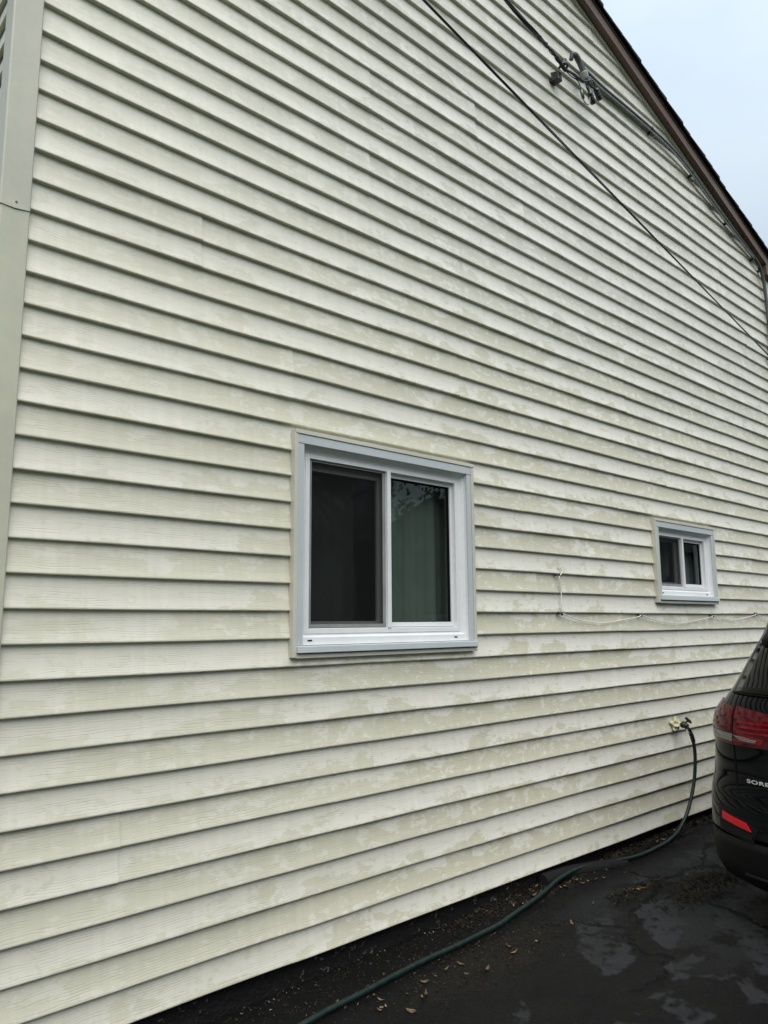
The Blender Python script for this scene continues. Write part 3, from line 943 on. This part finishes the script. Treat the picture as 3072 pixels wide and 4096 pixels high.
pole = empty('utility_pole', (-18, P1.y, gz(-18)))
tag(pole, 'wooden utility pole by the street carrying the house cables', 'pole')
m = MB(); m.tube([(0,0,-.5),(0,0,4),(0,0,8.6)], [.17,.15,.11], 14); m.build('shaft', M_BARK, pole, True)
m = MB(); m.box(-.06,.06,-1.1,1.1,7.9,8.02); m.build('crossarm', M_BARK, pole, bevel=.006)

# ------------------------------------------------------------------ low-voltage wire on the wall
wr = empty('wire_run', (4.14, -.01, 1.82))
tag(wr, 'thin white wire drooping between small black hooks under the small window', 'wire')
o0 = Vector((4.14, -.01, 1.82))
def wline(pts, r=.0034):
    m = MB(); m.tube([p-o0 for p in catmull(pts, 6)], r, 6); return m.build('wire', M_WIRE, wr, True)
yw = -.008
wline([(4.145,.003,1.820),(4.165,yw,1.812),(4.172,yw-.006,1.79),(4.150,yw-.006,1.770),(4.135,yw-.004,1.745),(4.150,yw,1.70),(4.160,yw,1.64),(4.152,yw,1.58),(4.155,yw-.004,1.525)])
wline([(4.140,yw,1.765),(4.137,yw,1.71),(4.157,yw,1.645),(4.147,yw,1.56),(4.153,yw,1.522)], .002)
HK = [(4.150,1.520),(5.155,1.513),(6.330,1.511),(7.215,1.529),(7.95,1.52)]
LOW = [(4.66,1.457),(5.74,1.448),(6.78,1.474),(7.6,1.47)]
for k in range(4):
    (xa, za), (xb, zb), (xm_, zm_) = HK[k], HK[k+1], LOW[k]
    wline([(xa,yw-.004,za),(xa+.35*(xm_-xa),yw,za+.62*(zm_-za)),(xm_-.12,yw,zm_+.002),(xm_,yw,zm_-.001),(xm_+.45*(xb-xm_),yw,zm_+.30*(zb-zm_)),(xb-.05,yw-.003,zb-.016),(xb,yw-.004,zb)])
for (x, z) in HK+[(4.137,1.768)]:
    m = MB(); m.tube([Vector(p)-o0 for p in ((x-.022,.012,z+.004),(x-.012,-.006,z+.003),(x,-.014,z+.004),(x+.008,-.012,z-.006),(x+.004,-.006,z-.013))], .0050, 8)
    m.lathe([(.011,0),(.011,.006),(.006,.010)], Vector((x-.020,.006,z+.003))-o0, (0,-1,0), 8)
    m.build('hook', M_BLACKP, wr, True)

# ------------------------------------------------------------------ spigot, foam and hose
def lump(name, center, radii, mat, seed, noise=.35, n=3):
    bm = bmesh.new(); bmesh.ops.create_icosphere(bm, subdivisions=n, radius=1.)
    R = np.random.default_rng(seed)
    ks = R.normal(size=(14,3))*3.2; phs = R.uniform(0,6.28,14)
    for v in bm.verts:
        d = 1+noise*sum(math.sin(Vector(k).dot(v.co)+p) for k, p in zip(ks, phs))/5
        v.co = Vector((v.co.x*radii[0]*d, v.co.y*radii[1]*d, v.co.z*radii[2]*d))
    me = bpy.data.meshes.new(name); bm.to_mesh(me); bm.free(); me.materials.append(mat)
    o = bpy.data.objects.new(name, me); COL.objects.link(o); o.location = center
    return o
fo = lump('spray_foam', (5.572, -.008, .690), (.040, .026, .046), M_FOAM, 6, .5, 5)
tag(fo, 'yellowed lump of spray foam sealing the pipe behind the spigot', 'foam')
SG = Vector((5.585, 0, .690))
sg = empty('spigot', SG)
tag(sg, 'dark bronze garden spigot on the wall beside the car', 'spigot')
b = lump('valve_body', (.018,-.060,-.002), (.024,.034,.024), M_BRONZE, 8, .22); b.parent = sg
m = MB(); m.tube([(0,.03,0),(.005,-.05,0)], .012, 10); m.tube([(.018,-.062,-.005),(.032,-.078,-.028)], .015, 10); m.build('spout', M_BRONZE, sg, True)
m = MB(); m.tube([(.02,-.062,.005),(.045,-.082,.030)], .007, 8); m.build('stem', M_BRONZE, sg, True)
hc, ax = Vector((.046,-.083,.031)), Vector((.62,-.45,.64)).normalized()
e1 = ax.cross(Vector((0,0,1))).normalized(); e2 = ax.cross(e1)
m = MB()
hp = [hc + (e1*math.cos(a)+e2*math.sin(a))*(.025+.0035*math.cos(5*a)) for a in np.linspace(0, 2*math.pi, 31)]
m.tube(hp, .0052, 6, False)
for k in range(5):
    a = k*2*math.pi/5; m.tube([hc, hc+(e1*math.cos(a)+e2*math.sin(a))*.027], .004, 6)
m.build('handle', M_BRONZE, sg, True)

HO = Vector((5.60, -.09, .66))
hs = empty('garden_hose', HO)
tag(hs, 'dark green garden hose curving from the spigot along the foot of the wall', 'hose')
HP = [(5.638,-.098,.612),(5.655,-.100,.560),(5.668,-.10,.466),(5.643,-.10,.325),(5.588,-.10,.207),(5.490,-.10,.078),(5.352,-.10,-.018),(5.225,-.105,-.050),(5.052,-.121,-.060),
      (4.833,-.128,-.064),(4.664,-.117,-.064),(4.458,-.072,-.060),(4.27,-.045,-.048),(4.115,-.045,-.044),(3.93,-.060,-.053),(3.76,-.095,-.067),(3.573,-.129,-.078),(3.371,-.164,-.083),(3.209,-.195,-.086),(3.085,-.201,-.087),
      (2.897,-.210,-.090),(2.691,-.210,-.093),(2.509,-.219,-.095),(2.26,-.241,-.098),(2.092,-.249,-.101),(1.944,-.265,-.103),(1.6,-.32,-.107),(1.1,-.50,-.113),(.4,-.62,-.122),(-.8,-.55,-.135)]
m = MB(); m.tube([p-HO for p in catmull(HP, 7)], .0125, 14); m.build('hose_tube', M_HOSE, hs, True)
m = MB()
co = [(5.612,-.083,.665),(5.622,-.090,.645),(5.630,-.095,.628)]
m.lathe([(.013,-.022),(.0175,-.021),(.0185,-.015),(.0185,.012),(.016,.016),(.016,.022)], Vector((5.620,-.088,.648))-HO, (Vector(co[2])-Vector(co[0])), 8)
m.build('coupling', M_CHROME, hs)
cl = catmull([(5.626,-.093,.634),(5.641,-.098,.606),(5.656,-.100,.562)], 12)
m = MB(); m.tube([p-HO for p in cl], [.0168 if i % 2 else .0145 for i in range(len(cl))], 12); m.build('strain_sleeve', M_BLACKP, hs, True)

# black corrugated drain pipe tucked under the siding
PO = Vector((3.90, .0, -.05))
pp = [(3.86,-.005,-.055),(3.98,-.005,-.058),(4.12,-.012,-.062),(4.28,-.040,-.070),(4.46,-.075,-.080),(4.62,-.095,-.095)]
cp = catmull(pp, 16)
m = MB(); m.tube([p-PO for p in cp], [(.040 if i % 2 else .034) for i in range(len(cp))], 14, True)
o = m.build('drain_pipe', M_TYRE); o.location = PO
tag(o, 'black corrugated drain pipe half buried in debris below the siding', 'pipe')

# ------------------------------------------------------------------ litter
def scatter(n, fn, size, aspect, cols, seed):
    R = np.random.default_rng(seed)
    V, F, T = [], [], []
    for i in range(n):
        x, y = fn(R)
        if not (GX0+.1 < x < GX1-.1 and GY0+.1 < y < .045): continue
        s = R.uniform(*size); a = R.uniform(0, math.pi); asp = R.uniform(*aspect)
        dx, dyy = math.cos(a)*s, math.sin(a)*s
        wx_, wy_ = -math.sin(a)*s*asp, math.cos(a)*s*asp
        z = gsurf(x, y)+.0015
        tl = R.uniform(0, .5)*s; t2 = R.uniform(-.3, .3)*s
        b = len(V)
        V.extend([(x-dx, y-dyy, z), (x+wx_, y+wy_, z+s*.25+tl*.3), (x+dx, y+dyy, z+tl), (x-wx_, y-wy_, z+t2*.2+.001)])
        F.append((b, b+1, b+2)); F.append((b, b+2, b+3))
        T.extend([cols[R.integers(len(cols))]]*4)
    return V, F, T
DK = [(.010,.008,.006,1),(.018,.014,.010,1),(.007,.006,.005,1),(.028,.021,.014,1),(.040,.030,.020,1)]
MX = DK + [(.055,.040,.025,1),(.085,.068,.045,1)]
V, F, T = [], [], []
def addsc(res):
    b = len(V); V.extend(res[0]); F.extend([tuple(i+b for i in f) for f in res[1]]); T.extend(res[2])
addsc(scatter(5200, lambda R: (R.uniform(3.0, 6.9), -abs(R.normal(0, .075))+.045), (.003, .013), (.15, .6), DK, 1))
addsc(scatter(900, lambda R: (R.uniform(3.5, 6.9), -abs(R.normal(0, .07))+.035), (.008, .024), (.06, .3), MX, 2))
addsc(scatter(1500, lambda R: (R.normal(4.6, .26), R.normal(-.66, .065)), (.003, .014), (.1, .5), DK, 3))
addsc(scatter(700, lambda R: (R.normal(4.22, .17), R.normal(-.41, .035)), (.003, .014), (.1, .5), DK+DK[:3]+[MX[5]], 4))
addsc(scatter(1500, lambda R: (R.normal(2.95, .38), R.normal(-.38, .10)), (.002, .009), (.15, .6), DK, 5))
addsc(scatter(300, lambda R: (R.normal(2.6, .5), R.normal(-.20, .06)), (.004, .014), (.08, .4), MX, 6))
addsc(scatter(500, lambda R: (R.uniform(2.0, 4.2), R.uniform(-1.5, -.1)), (.0015, .004), (.3, .8), MX, 7))
addsc(scatter(150, lambda R: (R.uniform(1.5, 3.6), -abs(R.normal(0, .03))+.042), (.002, .008), (.3, .9), [(.12,.115,.10,1),(.20,.19,.17,1),(.05,.045,.04,1),(.07,.06,.05,1)]+DK, 8))
addsc(scatter(1600, lambda R: (R.uniform(1.5, 3.6), R.uniform(-.16, .04)), (.002, .008), (.15, .6), DK, 9))
lit = mesh_obj('leaf_litter', V, F, M_LITTER)
at = lit.data.attributes.new('tint', 'FLOAT_COLOR', 'POINT'); at.data.foreach_set('color', np.array(T, dtype=np.float32).ravel())
tag(lit, 'dark crumbled leaf litter and soil crumbs strewn over the asphalt', 'litter', kind='stuff')

def leaf_mesh(seed, L, W, curl):
    R = random.Random(seed)
    vs_, fs = [], []
    n = 7
    for i in range(n):
        f = i/(n-1); w = W*math.sin(math.pi*min(max(f*.93+.05, 0), 1))**.8*(1+R.uniform(-.15,.15))
        x = (f-.5)*L; zc_ = curl*(f-.5)**2*L*2
        for s in (-1, 0, 1): vs_.append((x, s*w, zc_ + (abs(s)*curl*w*.9) + R.uniform(0,.0015)))
    for i in range(n-1):
        for k in range(2): fs.append((i*3+k,(i+1)*3+k,(i+1)*3+k+1,i*3+k+1))
    me = bpy.data.meshes.new('dry_leaf'); me.from_pydata(vs_, [], fs); me.update()
    return me
LM = []
for s in range(6):
    me = leaf_mesh(s, [.032,.040,.026,.048,.022,.036][s], [.0055,.007,.008,.006,.005,.009][s], [.5,.8,.3,.6,.9,.4][s])
    me.materials.append(M_DRY if s % 2 else M_DRY2); LM.append(me)
R = random.Random(3)
spots = []
LBL = ['small curled tan dry leaf on the ground at the near end of the hose']*16+['small tan dry leaf on the asphalt below the middle of the hose']*8+['small dry leaf in the dark gap left of the drain pipe']*7+['small dry leaf between hose and drain pipe']*7+['small dry leaf in the debris patch on the asphalt right of the hose']*5+['small dry leaf in the soil strip below the spigot']*5
for i in range(16): spots.append((R.gauss(2.30, .20), R.gauss(-.34, .10)))
for i in range(8): spots.append((R.gauss(2.95, .25), R.gauss(-.42, .07)))
for i in range(7): spots.append((R.gauss(3.72, .12), R.gauss(-.05, .02)))
for i in range(7): spots.append((R.gauss(4.15, .15), R.gauss(-.14, .03)))
for i in range(5): spots.append((R.gauss(4.25, .2), R.gauss(-.42, .04)))
for i in range(5): spots.append((R.gauss(5.3, .4), R.gauss(-.05, .03)))
for i, (x, y) in enumerate(spots):
    y = min(y, .02)
    o = bpy.data.objects.new('dry_leaf', LM[i % 6]); COL.objects.link(o)
    o.location = (x, y, gsurf(x, y)+.004); o.rotation_euler = (R.uniform(-.3,.3), R.uniform(-.3,.3), R.uniform(0,6.28))
    k_ = R.uniform(.55, 1.35); o.scale = (k_, k_*R.uniform(.7, 1.4), k_)
    tag(o, LBL[i], 'leaf', LBL[i].replace('small ', '').replace('dry leaf', 'dry leaves'))

# ------------------------------------------------------------------ parked car (local: x forward, y towards the wall, z up from the road)
car = empty('parked_car', (3.95, -1.785, gz(4.9)))
car.rotation_euler = (0, -math.atan(GS), 0)
tag(car, 'black sport utility car parked beside the wall, seen from behind', 'car')
#      z     xr    hw    a(corner depth) xf
LV = [(.165, .170, .790, .40, 4.55), (.190, .105, .865, .42, 4.62), (.225, .055, .918, .43, 4.68), (.28, .025, .938, .44, 4.72), (.36, .012, .941, .44, 4.73), (.445, .000, .941, .45, 4.74),
      (.455, .002, .941, .45, 4.74), (.52, .004, .945, .46, 4.75), (.58, .010, .946, .46, 4.76), (.64, .030, .947, .46, 4.76), (.675, .048, .946, .46, 4.75), (.71, .056, .940, .46, 4.74), (.76, .062, .938, .47, 4.72), (.84, .066, .934, .47, 4.70),
      (.90, .068, .929, .47, 4.66), (.925, .068, .929, .47, 4.62), (.98, .076, .930, .47, 4.50), (1.03, .092, .923, .47, 4.30), (1.065, .110, .907, .47, 4.05), (1.10, .135, .886, .46, 3.70), (1.125, .155, .871, .45, 3.50),
      (1.17, .186, .843, .44, 3.40), (1.24, .235, .811, .42, 3.26), (1.32, .295, .778, .40, 3.10), (1.40, .355, .744, .38, 2.94), (1.46, .395, .715, .36, 2.82), (1.52, .42, .690, .34, 2.66), (1.565, .45, .65, .34, 2.50), (1.60, .55, .58, .34, 2.30), (1.622, .75, .45, .30, 2.0)]
Pn, Qn = 3.3, 2.0
def lv(z):
    if z <= LV[0][0]: return LV[0][1:]
    for a, b in zip(LV[:-1], LV[1:]):
        if z <= b[0]:
            t = (z-a[0])/(b[0]-a[0]); return tuple(p+(q_-p)*t for p, q_ in zip(a[1:], b[1:]))
    return LV[-1][1:]
def S(phi, z, off=0.):
    """rear corner surface; phi 0 = centre line, 90 deg = flank, + towards the wall"""
    def raw(ph, zz):
        xr, hw, a, _ = lv(zz)
        s = 1 if ph >= 0 else -1; ph = abs(ph)
        return Vector((xr + a*(1-max(math.cos(ph),0)**(2/Qn)), s*hw*math.sin(ph)**(2/Pn), zz))
    p = raw(phi, z)
    if off:
        e = .01
        du = raw(phi+e, z)-raw(phi-e, z); dv = raw(phi, z+e)-raw(phi, z-e)
        n = dv.cross(du)
        if n.length > 1e-9:
            n.normalize()
            if n.x > 0 and n.dot(Vector((-1, p.y, 0))) < 0: n = -n
            p = p + n*off
    return p
def phi_of(y, z):
    hw = lv(z)[1]
    return math.asin(min(1, abs(y)/hw)**(Pn/2))*(1 if y >= 0 else -1)
def outline(z):
    xr, hw, a, xf = lv(z)
    pts = []
    for i in range(25): pts.append(S(rad(90)*i/24, z))
    xs_ = xr+a; af = .75
    xe = xf-af
    if xe < xs_+.1: xe = xs_+.1; af = xf-xe
    for i in range(1, 13): pts.append(Vector((xs_+(xe-xs_)*i/12, hw + .010*math.sin(math.pi*i/12), z)))
    for i in range(1, 17):
        ph = rad(90)*(1-i/16)
        pts.append(Vector((xe + af*max(math.cos(ph),0)**(2/2.3), hw*math.sin(ph)**(2/2.6), z)))
    full = pts + [Vector((p.x, -p.y, p.z)) for p in reversed(pts[1:-1])]
    return full
def loft_body(levels, name, mat):
    m = MB(); rings = [outline(z) for z in levels]; n = len(rings[0])
    vs_ = [p for r_ in rings for p in r_]; fs = []
    for i in range(len(rings)-1):
        for k in range(n): fs.append((i*n+k, i*n+(k+1)%n, (i+1)*n+(k+1)%n, (i+1)*n+k))
    fs.append(tuple(range(n))); fs.append(tuple((len(rings)-1)*n+k for k in range(n-1,-1,-1)))
    m.add(vs_, fs)
    o = m.build(name, mat, None, True)
    bm = bmesh.new(); bm.from_mesh(o.data); bmesh.ops.recalc_face_normals(bm, faces=bm.faces); bm.to_mesh(o.data); bm.free()
    for p in o.data.polygons:
        if len(p.vertices) > 4: p.use_smooth = False
    return o
zs_u = []
lo = .4505
while lo < 1.622: zs_u.append(lo); lo += .0175
zs_u.append(1.622)
body = loft_body(zs_u, 'body', M_PAINT)
clad = loft_body([.165,.178,.19,.207,.225,.25,.28,.31,.36,.40,.4455], 'bumper_cladding', M_CLAD)
WX, WR = (1.04, 3.82), .36
cutm = MB()
for wx_ in WX:
    for s in (-1, 1): cutm.lathe([(.43,0),(.43,.40)], (wx_, s*.62, .375), (0,s,0), 40)
cut = cutm.build('cutter', M_TYRE)
bm = bmesh.new(); bm.from_mesh(cut.data); bmesh.ops.recalc_face_normals(bm, faces=bm.faces); bm.to_mesh(cut.data); bm.free()
for ob in (body, clad):
    md = ob.modifiers.new('b', 'BOOLEAN'); md.operation = 'DIFFERENCE'; md.object = cut; md.solver = 'EXACT'
dg = bpy.context.evaluated_depsgraph_get()
for ob in (body, clad):
    nm = bpy.data.meshes.new_from_object(ob.evaluated_get(dg)); ob.modifiers.clear(); ob.data = nm; ob.parent = car
bpy.data.objects.remove(cut)

def patch(name, A, B, C, D, off, mat, parent, nu=12, nv=6, mode='y', thick=.004):
    """quad patch on the rear surface; corners (y or phi, z): A,B along the bottom, D,C along the top"""
    vs_, fs = [], []
    for layer in (off, off-thick):
        for i in range(nu+1):
            for k in range(nv+1):
                u, v = i/nu, k/nv
                b0 = (A[0]+(B[0]-A[0])*u, A[1]+(B[1]-A[1])*u); t0 = (D[0]+(C[0]-D[0])*u, D[1]+(C[1]-D[1])*u)
                a, z = b0[0]+(t0[0]-b0[0])*v, b0[1]+(t0[1]-b0[1])*v
                vs_.append(S(phi_of(a, z) if mode == 'y' else rad(a), z, layer))
    n1 = (nu+1)*(nv+1); w = nv+1
    for i in range(nu):
        for k in range(nv):
            fs.append((i*w+k,(i+1)*w+k,(i+1)*w+k+1,i*w+k+1)); fs.append((n1+i*w+k,n1+i*w+k+1,n1+(i+1)*w+k+1,n1+(i+1)*w+k))
    for i in range(nu):
        fs.append((i*w, n1+i*w, n1+(i+1)*w, (i+1)*w)); fs.append((i*w+nv, (i+1)*w+nv, n1+(i+1)*w+nv, n1+i*w+nv))
    for k in range(nv):
        fs.append((k, k+1, n1+k+1, n1+k)); fs.append((nu*w+k, n1+nu*w+k, n1+nu*w+k+1, nu*w+k+1))
    return mesh_obj(name, vs_, fs, mat, parent, False)

YO = .045
YS = .700                      # tailgate shut line beside the lamp
for s in (1, -1):
    def m_(pt): return (s*(pt[0]-(YO if pt[0] > .701 or pt[0] < .695 else 0)), pt[1])
    # quarter lamp: its curved top follows the shoulder
    ph_in = math.degrees(phi_of(YS+.004, 1.0))
    lp = patch('tail_lamp', (s*ph_in, .955), (s*84, .958), (s*78, 1.098), (s*math.degrees(phi_of(YS+.004, 1.085)), 1.078), .010, M_RED, car, 18, 10, 'phi', .016)
    patch('clear_lens', (s*ph_in, .913), (s*82, .918), (s*84, .954), (s*ph_in, .951), .009, M_CLEAR, lp, 16, 4, 'phi', .016)
    patch('lens_rim', (s*ph_in, .898), (s*80, .905), (s*82, .917), (s*ph_in, .912), .006, M_RED, lp, 16, 2, 'phi', .012)
    # lamp half on the tailgate
    lt = patch('tail_lamp', m_((YS-.004, .898)), m_((.42, .905)), m_((.36, 1.045)), m_((YS-.004, 1.085)), .010, M_RED, car, 18, 10, 'y', .016)
    for (z0, z1) in ((.962,.972),(.985,.995),(1.008,1.017)):
        patch('light_bar', m_((.715, z0)), m_((.44, z0+.004)), m_((.44, z1+.004)), m_((.715, z1)), .0125, M_RED2, lt, 12, 1, 'y', .002)
    patch('lamp_surround', m_((.700, .918)), m_((.575, .916)), m_((.560, .944)), m_((.702, .958)), .0122, M_RED2, lt, 10, 2, 'y', .002)
    patch('reversing_lamp', m_((.694, .926)), m_((.610, .923)), m_((.595, .937)), m_((.698, .949)), .0145, M_CLEAR, lt, 10, 2, 'y', .002)
    # bumper pocket, reflector, vent slats
    pk = patch('bumper_pocket', m_((.842, .462)), m_((.635, .446)), m_((.600, .520)), m_((.850, .585)), .0035, M_CLAD, car, 14, 6, 'y', .006)
    patch('reflector', m_((.815, .520)), m_((.640, .498)), m_((.668, .534)), m_((.815, .556)), .010, M_REFL, pk, 10, 3, 'y', .006)
    patch('pocket_trim', m_((.832, .478)), m_((.640, .455)), m_((.632, .482)), m_((.830, .516)), .0085, M_TYRE, pk, 10, 3, 'y', .004)
    # shut line of the tailgate
    SL = [(.748,.895),(.742,.80),(.738,.72),(.728,.675),(.69,.635),(.63,.612),(.54,.600),(.30,.592),(.0,.590)]
    q2 = catmull([(a, 0, z) for (a, z) in SL], 6)
    m = MB(); m.tube([S(phi_of(s*max(v.x-YO, 0), v.z), v.z, .0005) for v in q2], .0045, 6); m.build('shut_line', M_SEAL, car, True)
    # flank glass
    for (x0, x1, nm) in ((.78, 1.40, 'quarter_window'), (1.46, 2.22, 'side_window'), (2.28, 2.82, 'side_window')):
        vs_, fs = [], []
        N, K = 8, 6
        for i in range(N+1):
            for k in range(K+1):
                z = 1.135+(1.46-1.135)*k/K; hw = lv(z)[1]
                xx = x0+(x1-x0)*i/N + (-.14*(k/K)*(i/N) if x1 > 2.5 else 0) + (.06*(k/K) if x0 < 1 else 0)
                vs_.append((xx, s*(hw+.0125), z))
        for i in range(N):
            for k in range(K): fs.append((i*(K+1)+k,(i+1)*(K+1)+k,(i+1)*(K+1)+k+1,i*(K+1)+k+1))
        mesh_obj(nm, vs_, fs, M_CGLASS, car, True)
rw = patch('rear_window', (-.745, 1.155), (.745, 1.155), (.655, 1.435), (-.655, 1.435), .006, M_CGLASS, car, 30, 10, 'y', .008)
rw.data.polygons.foreach_set('use_smooth', [True]*len(rw.data.polygons))
m = MB()
for (z, hw_) in ((1.146, .76),):
    m.tube([S(phi_of(hw_*t, z), z, .004) for t in np.linspace(-1, 1, 41)], .006, 6)
m.build('window_seal', M_SEAL, car, True)
# roof spoiler over the rear window
m = MB()
vs_, fs = [], []
ys = np.linspace(-.585, .585, 33)
prof = [(.36,1.425),(.27,1.440),(.235,1.462),(.245,1.485),(.32,1.520),(.44,1.548),(.62,1.585),(.62,1.50)]
for y in ys:
    f = abs(y)/.585
    dx_, dz_ = .10*f**3, -.045*f**4
    for (x, z) in prof: vs_.append((x+dx_, y, z+dz_))
k = len(prof)
for i in range(len(ys)-1):
    for j in range(k): fs.append((i*k+j,(i+1)*k+j,(i+1)*k+(j+1)%k,i*k+(j+1)%k))
fs.append(tuple(range(k))); fs.append(tuple((len(ys)-1)*k+j for j in range(k-1,-1,-1)))
m.add(vs_, fs); m.build('spoiler', M_CLAD, car, True)
# lower bumper skid step
m = MB(); m.tube([S(phi_of(t, .275), .275, .002) for t in np.linspace(-.66, .66, 41)], .010, 8); m.build('bumper_crease', M_CLAD, car, True)
# lettering on the tailgate
cu = bpy.data.curves.new('lettering', 'FONT'); cu.body = 'SORENTO'; cu.size = .025; cu.extrude = .0015; cu.offset = .0006; cu.space_character = 1.10
to = bpy.data.objects.new('lettering', cu); COL.objects.link(to)
bpy.context.view_layer.update()
lm = bpy.data.meshes.new_from_object(to.evaluated_get(bpy.context.evaluated_depsgraph_get()))
bpy.data.objects.remove(to)
for v in lm.vertices:
    tx, ty, tz = v.co.x*1.95, v.co.y, v.co.z
    y, z = .627-tx, .722+ty
    p = S(phi_of(y, z), z, .002+tz+.0015)
    v.co = p
lm.materials.clear(); lm.materials.append(M_SILVER)
o = bpy.data.objects.new('badge_lettering', lm); COL.objects.link(o); o.parent = car
# wheels
wheel0 = None
for wx_ in WX:
    for s in (-1, 1):
        w = empty('wheel', (wx_, s*.79, WR), car)
        w.rotation_euler = (0, 0, 0 if s > 0 else math.pi)
        if wheel0 is None:
            tm = MB(); tm.lathe([(.24,-.10),(.30,-.115),(.345,-.108),(.358,-.085),(.36,-.05),(.36,.05),(.358,.085),(.345,.108),(.30,.115),(.24,.10)], (0,0,0), (0,1,0), 40)
            rm = MB(); rm.lathe([(.05,.06),(.24,.06),(.245,.098),(.235,.100),(.225,.07),(.06,.075)], (0,0,0), (0,1,0), 40)
            for k in range(5):
                a = k*2*math.pi/5
                rm.tube([(.03*math.cos(a),.085,.03*math.sin(a)),(.225*math.cos(a),.092,.225*math.sin(a))], [.035,.024], 8)
            ty = tm.build('tyre', M_TYRE, w, True); rim = rm.build('rim', M_RIM, w, True); wheel0 = (ty, rim)
        else:
            for src in wheel0:
                c_ = src.copy(); COL.objects.link(c_); c_.parent = w
m = MB()
m.box(.45, 4.3, -.58, .58, .23, .46); m.build('underbody', M_TYRE, car)

# ------------------------------------------------------------------ what stands behind the camera (seen in the window panes)
def tree(loc, h, cr, seed, n, label):
    R = random.Random(seed)
    t = empty('tree', loc)
    tag(t, label, 'tree', 'trees across the driveway')
    m = MB(); m.tube([(0,0,-.2),(.05,.02,h*.3),(0,.1,h*.62),(.1,.05,h*.9)], [.22,.17,.10,.03], 10)
    for k in range(9):
        a = R.uniform(0,6.28); z0 = h*R.uniform(.28,.7); L = cr*R.uniform(.5,.95)
        m.tube([(0,.03,z0),(math.cos(a)*L*.5,math.sin(a)*L*.5,z0+L*.25),(math.cos(a)*L,math.sin(a)*L,z0+L*.6)], [.07,.045,.015], 6)
    m.build('trunk', M_BARK, t, True)
    V, F = [], []
    cl = []
    for k in range(46):
        a, u = R.uniform(0,6.28), R.uniform(-1,1)
        rr = R.uniform(.35,1)**.5
        cl.append((cr*rr*math.cos(a)*math.sqrt(1-u*u), cr*rr*math.sin(a)*math.sqrt(1-u*u), h*.62+h*.36*rr*u, R.uniform(.5,1.0)))
    for i in range(n):
        c = cl[R.randrange(len(cl))]
        p = Vector((R.gauss(c[0], c[3]*.42), R.gauss(c[1], c[3]*.42), R.gauss(c[2], c[3]*.36)))
        s = R.uniform(.06,.13)
        a = Vector((R.gauss(0,1),R.gauss(0,1),R.gauss(0,1))).normalized(); b_ = a.orthogonal().normalized(); c2 = a.cross(b_)
        k = len(V); V += [p-b_*s, p-c2*s*.5, p+b_*s, p+c2*s*.5]; F.append((k,k+1,k+2,k+3))
    mesh_obj('crown', V, F, M_LEAF, t)
tr = [((3.5,-14.5),8.5,3.4,'leafy tree with its trunk opposite the larger window'),((9.5,-15.5),10.,3.8,'tall leafy tree beyond the neighbouring lawn'),
      ((-4.0,-15.0),9.,3.6,'leafy tree on the street side of the lawn'),((15.5,-16.0),9.5,3.6,'leafy tree behind the neighbouring house'),((6.5,-19.),11.,4.2,'tallest leafy tree at the back of the row')]
for k, ((x, y), h, cr, lab) in enumerate(tr):
    tree((x, y, gz(x)-.03), h, cr, 40+k, 7000, lab)

nh = empty('neighbouring_house', (16.5, -5.4, gz(16)))
tag(nh, 'neighbouring grey sided house across the driveway', 'house')
M_NSID = trim_vinyl('grey_siding', (.26, .27, .27))
m = MB()
m.box(-4.4, 4.6, -6, -.02, -.3, 3.0)
m.build('wall', M_SHEATH, nh)
for i in range(20):
    m = MB(); z0 = .15+i*.14
    m.hexa([(-4.42,.0,z0),(4.62,.0,z0),(4.62,-.03,z0),(-4.42,-.03,z0)], [(-4.42,-.014,z0+.145),(4.62,-.014,z0+.145),(4.62,-.03,z0+.145),(-4.42,-.03,z0+.145)])
    m.build('siding_board', M_NSID, nh)
m = MB(); m.hexa([(-4.8,.4,2.95),(5,.4,2.95),(5,-6.4,2.95),(-4.8,-6.4,2.95)], [(-4.8,-2.9,4.1),(5,-2.9,4.1),(5,-3.1,4.1),(-4.8,-3.1,4.1)])
m.build('roof', M_SHING, nh)
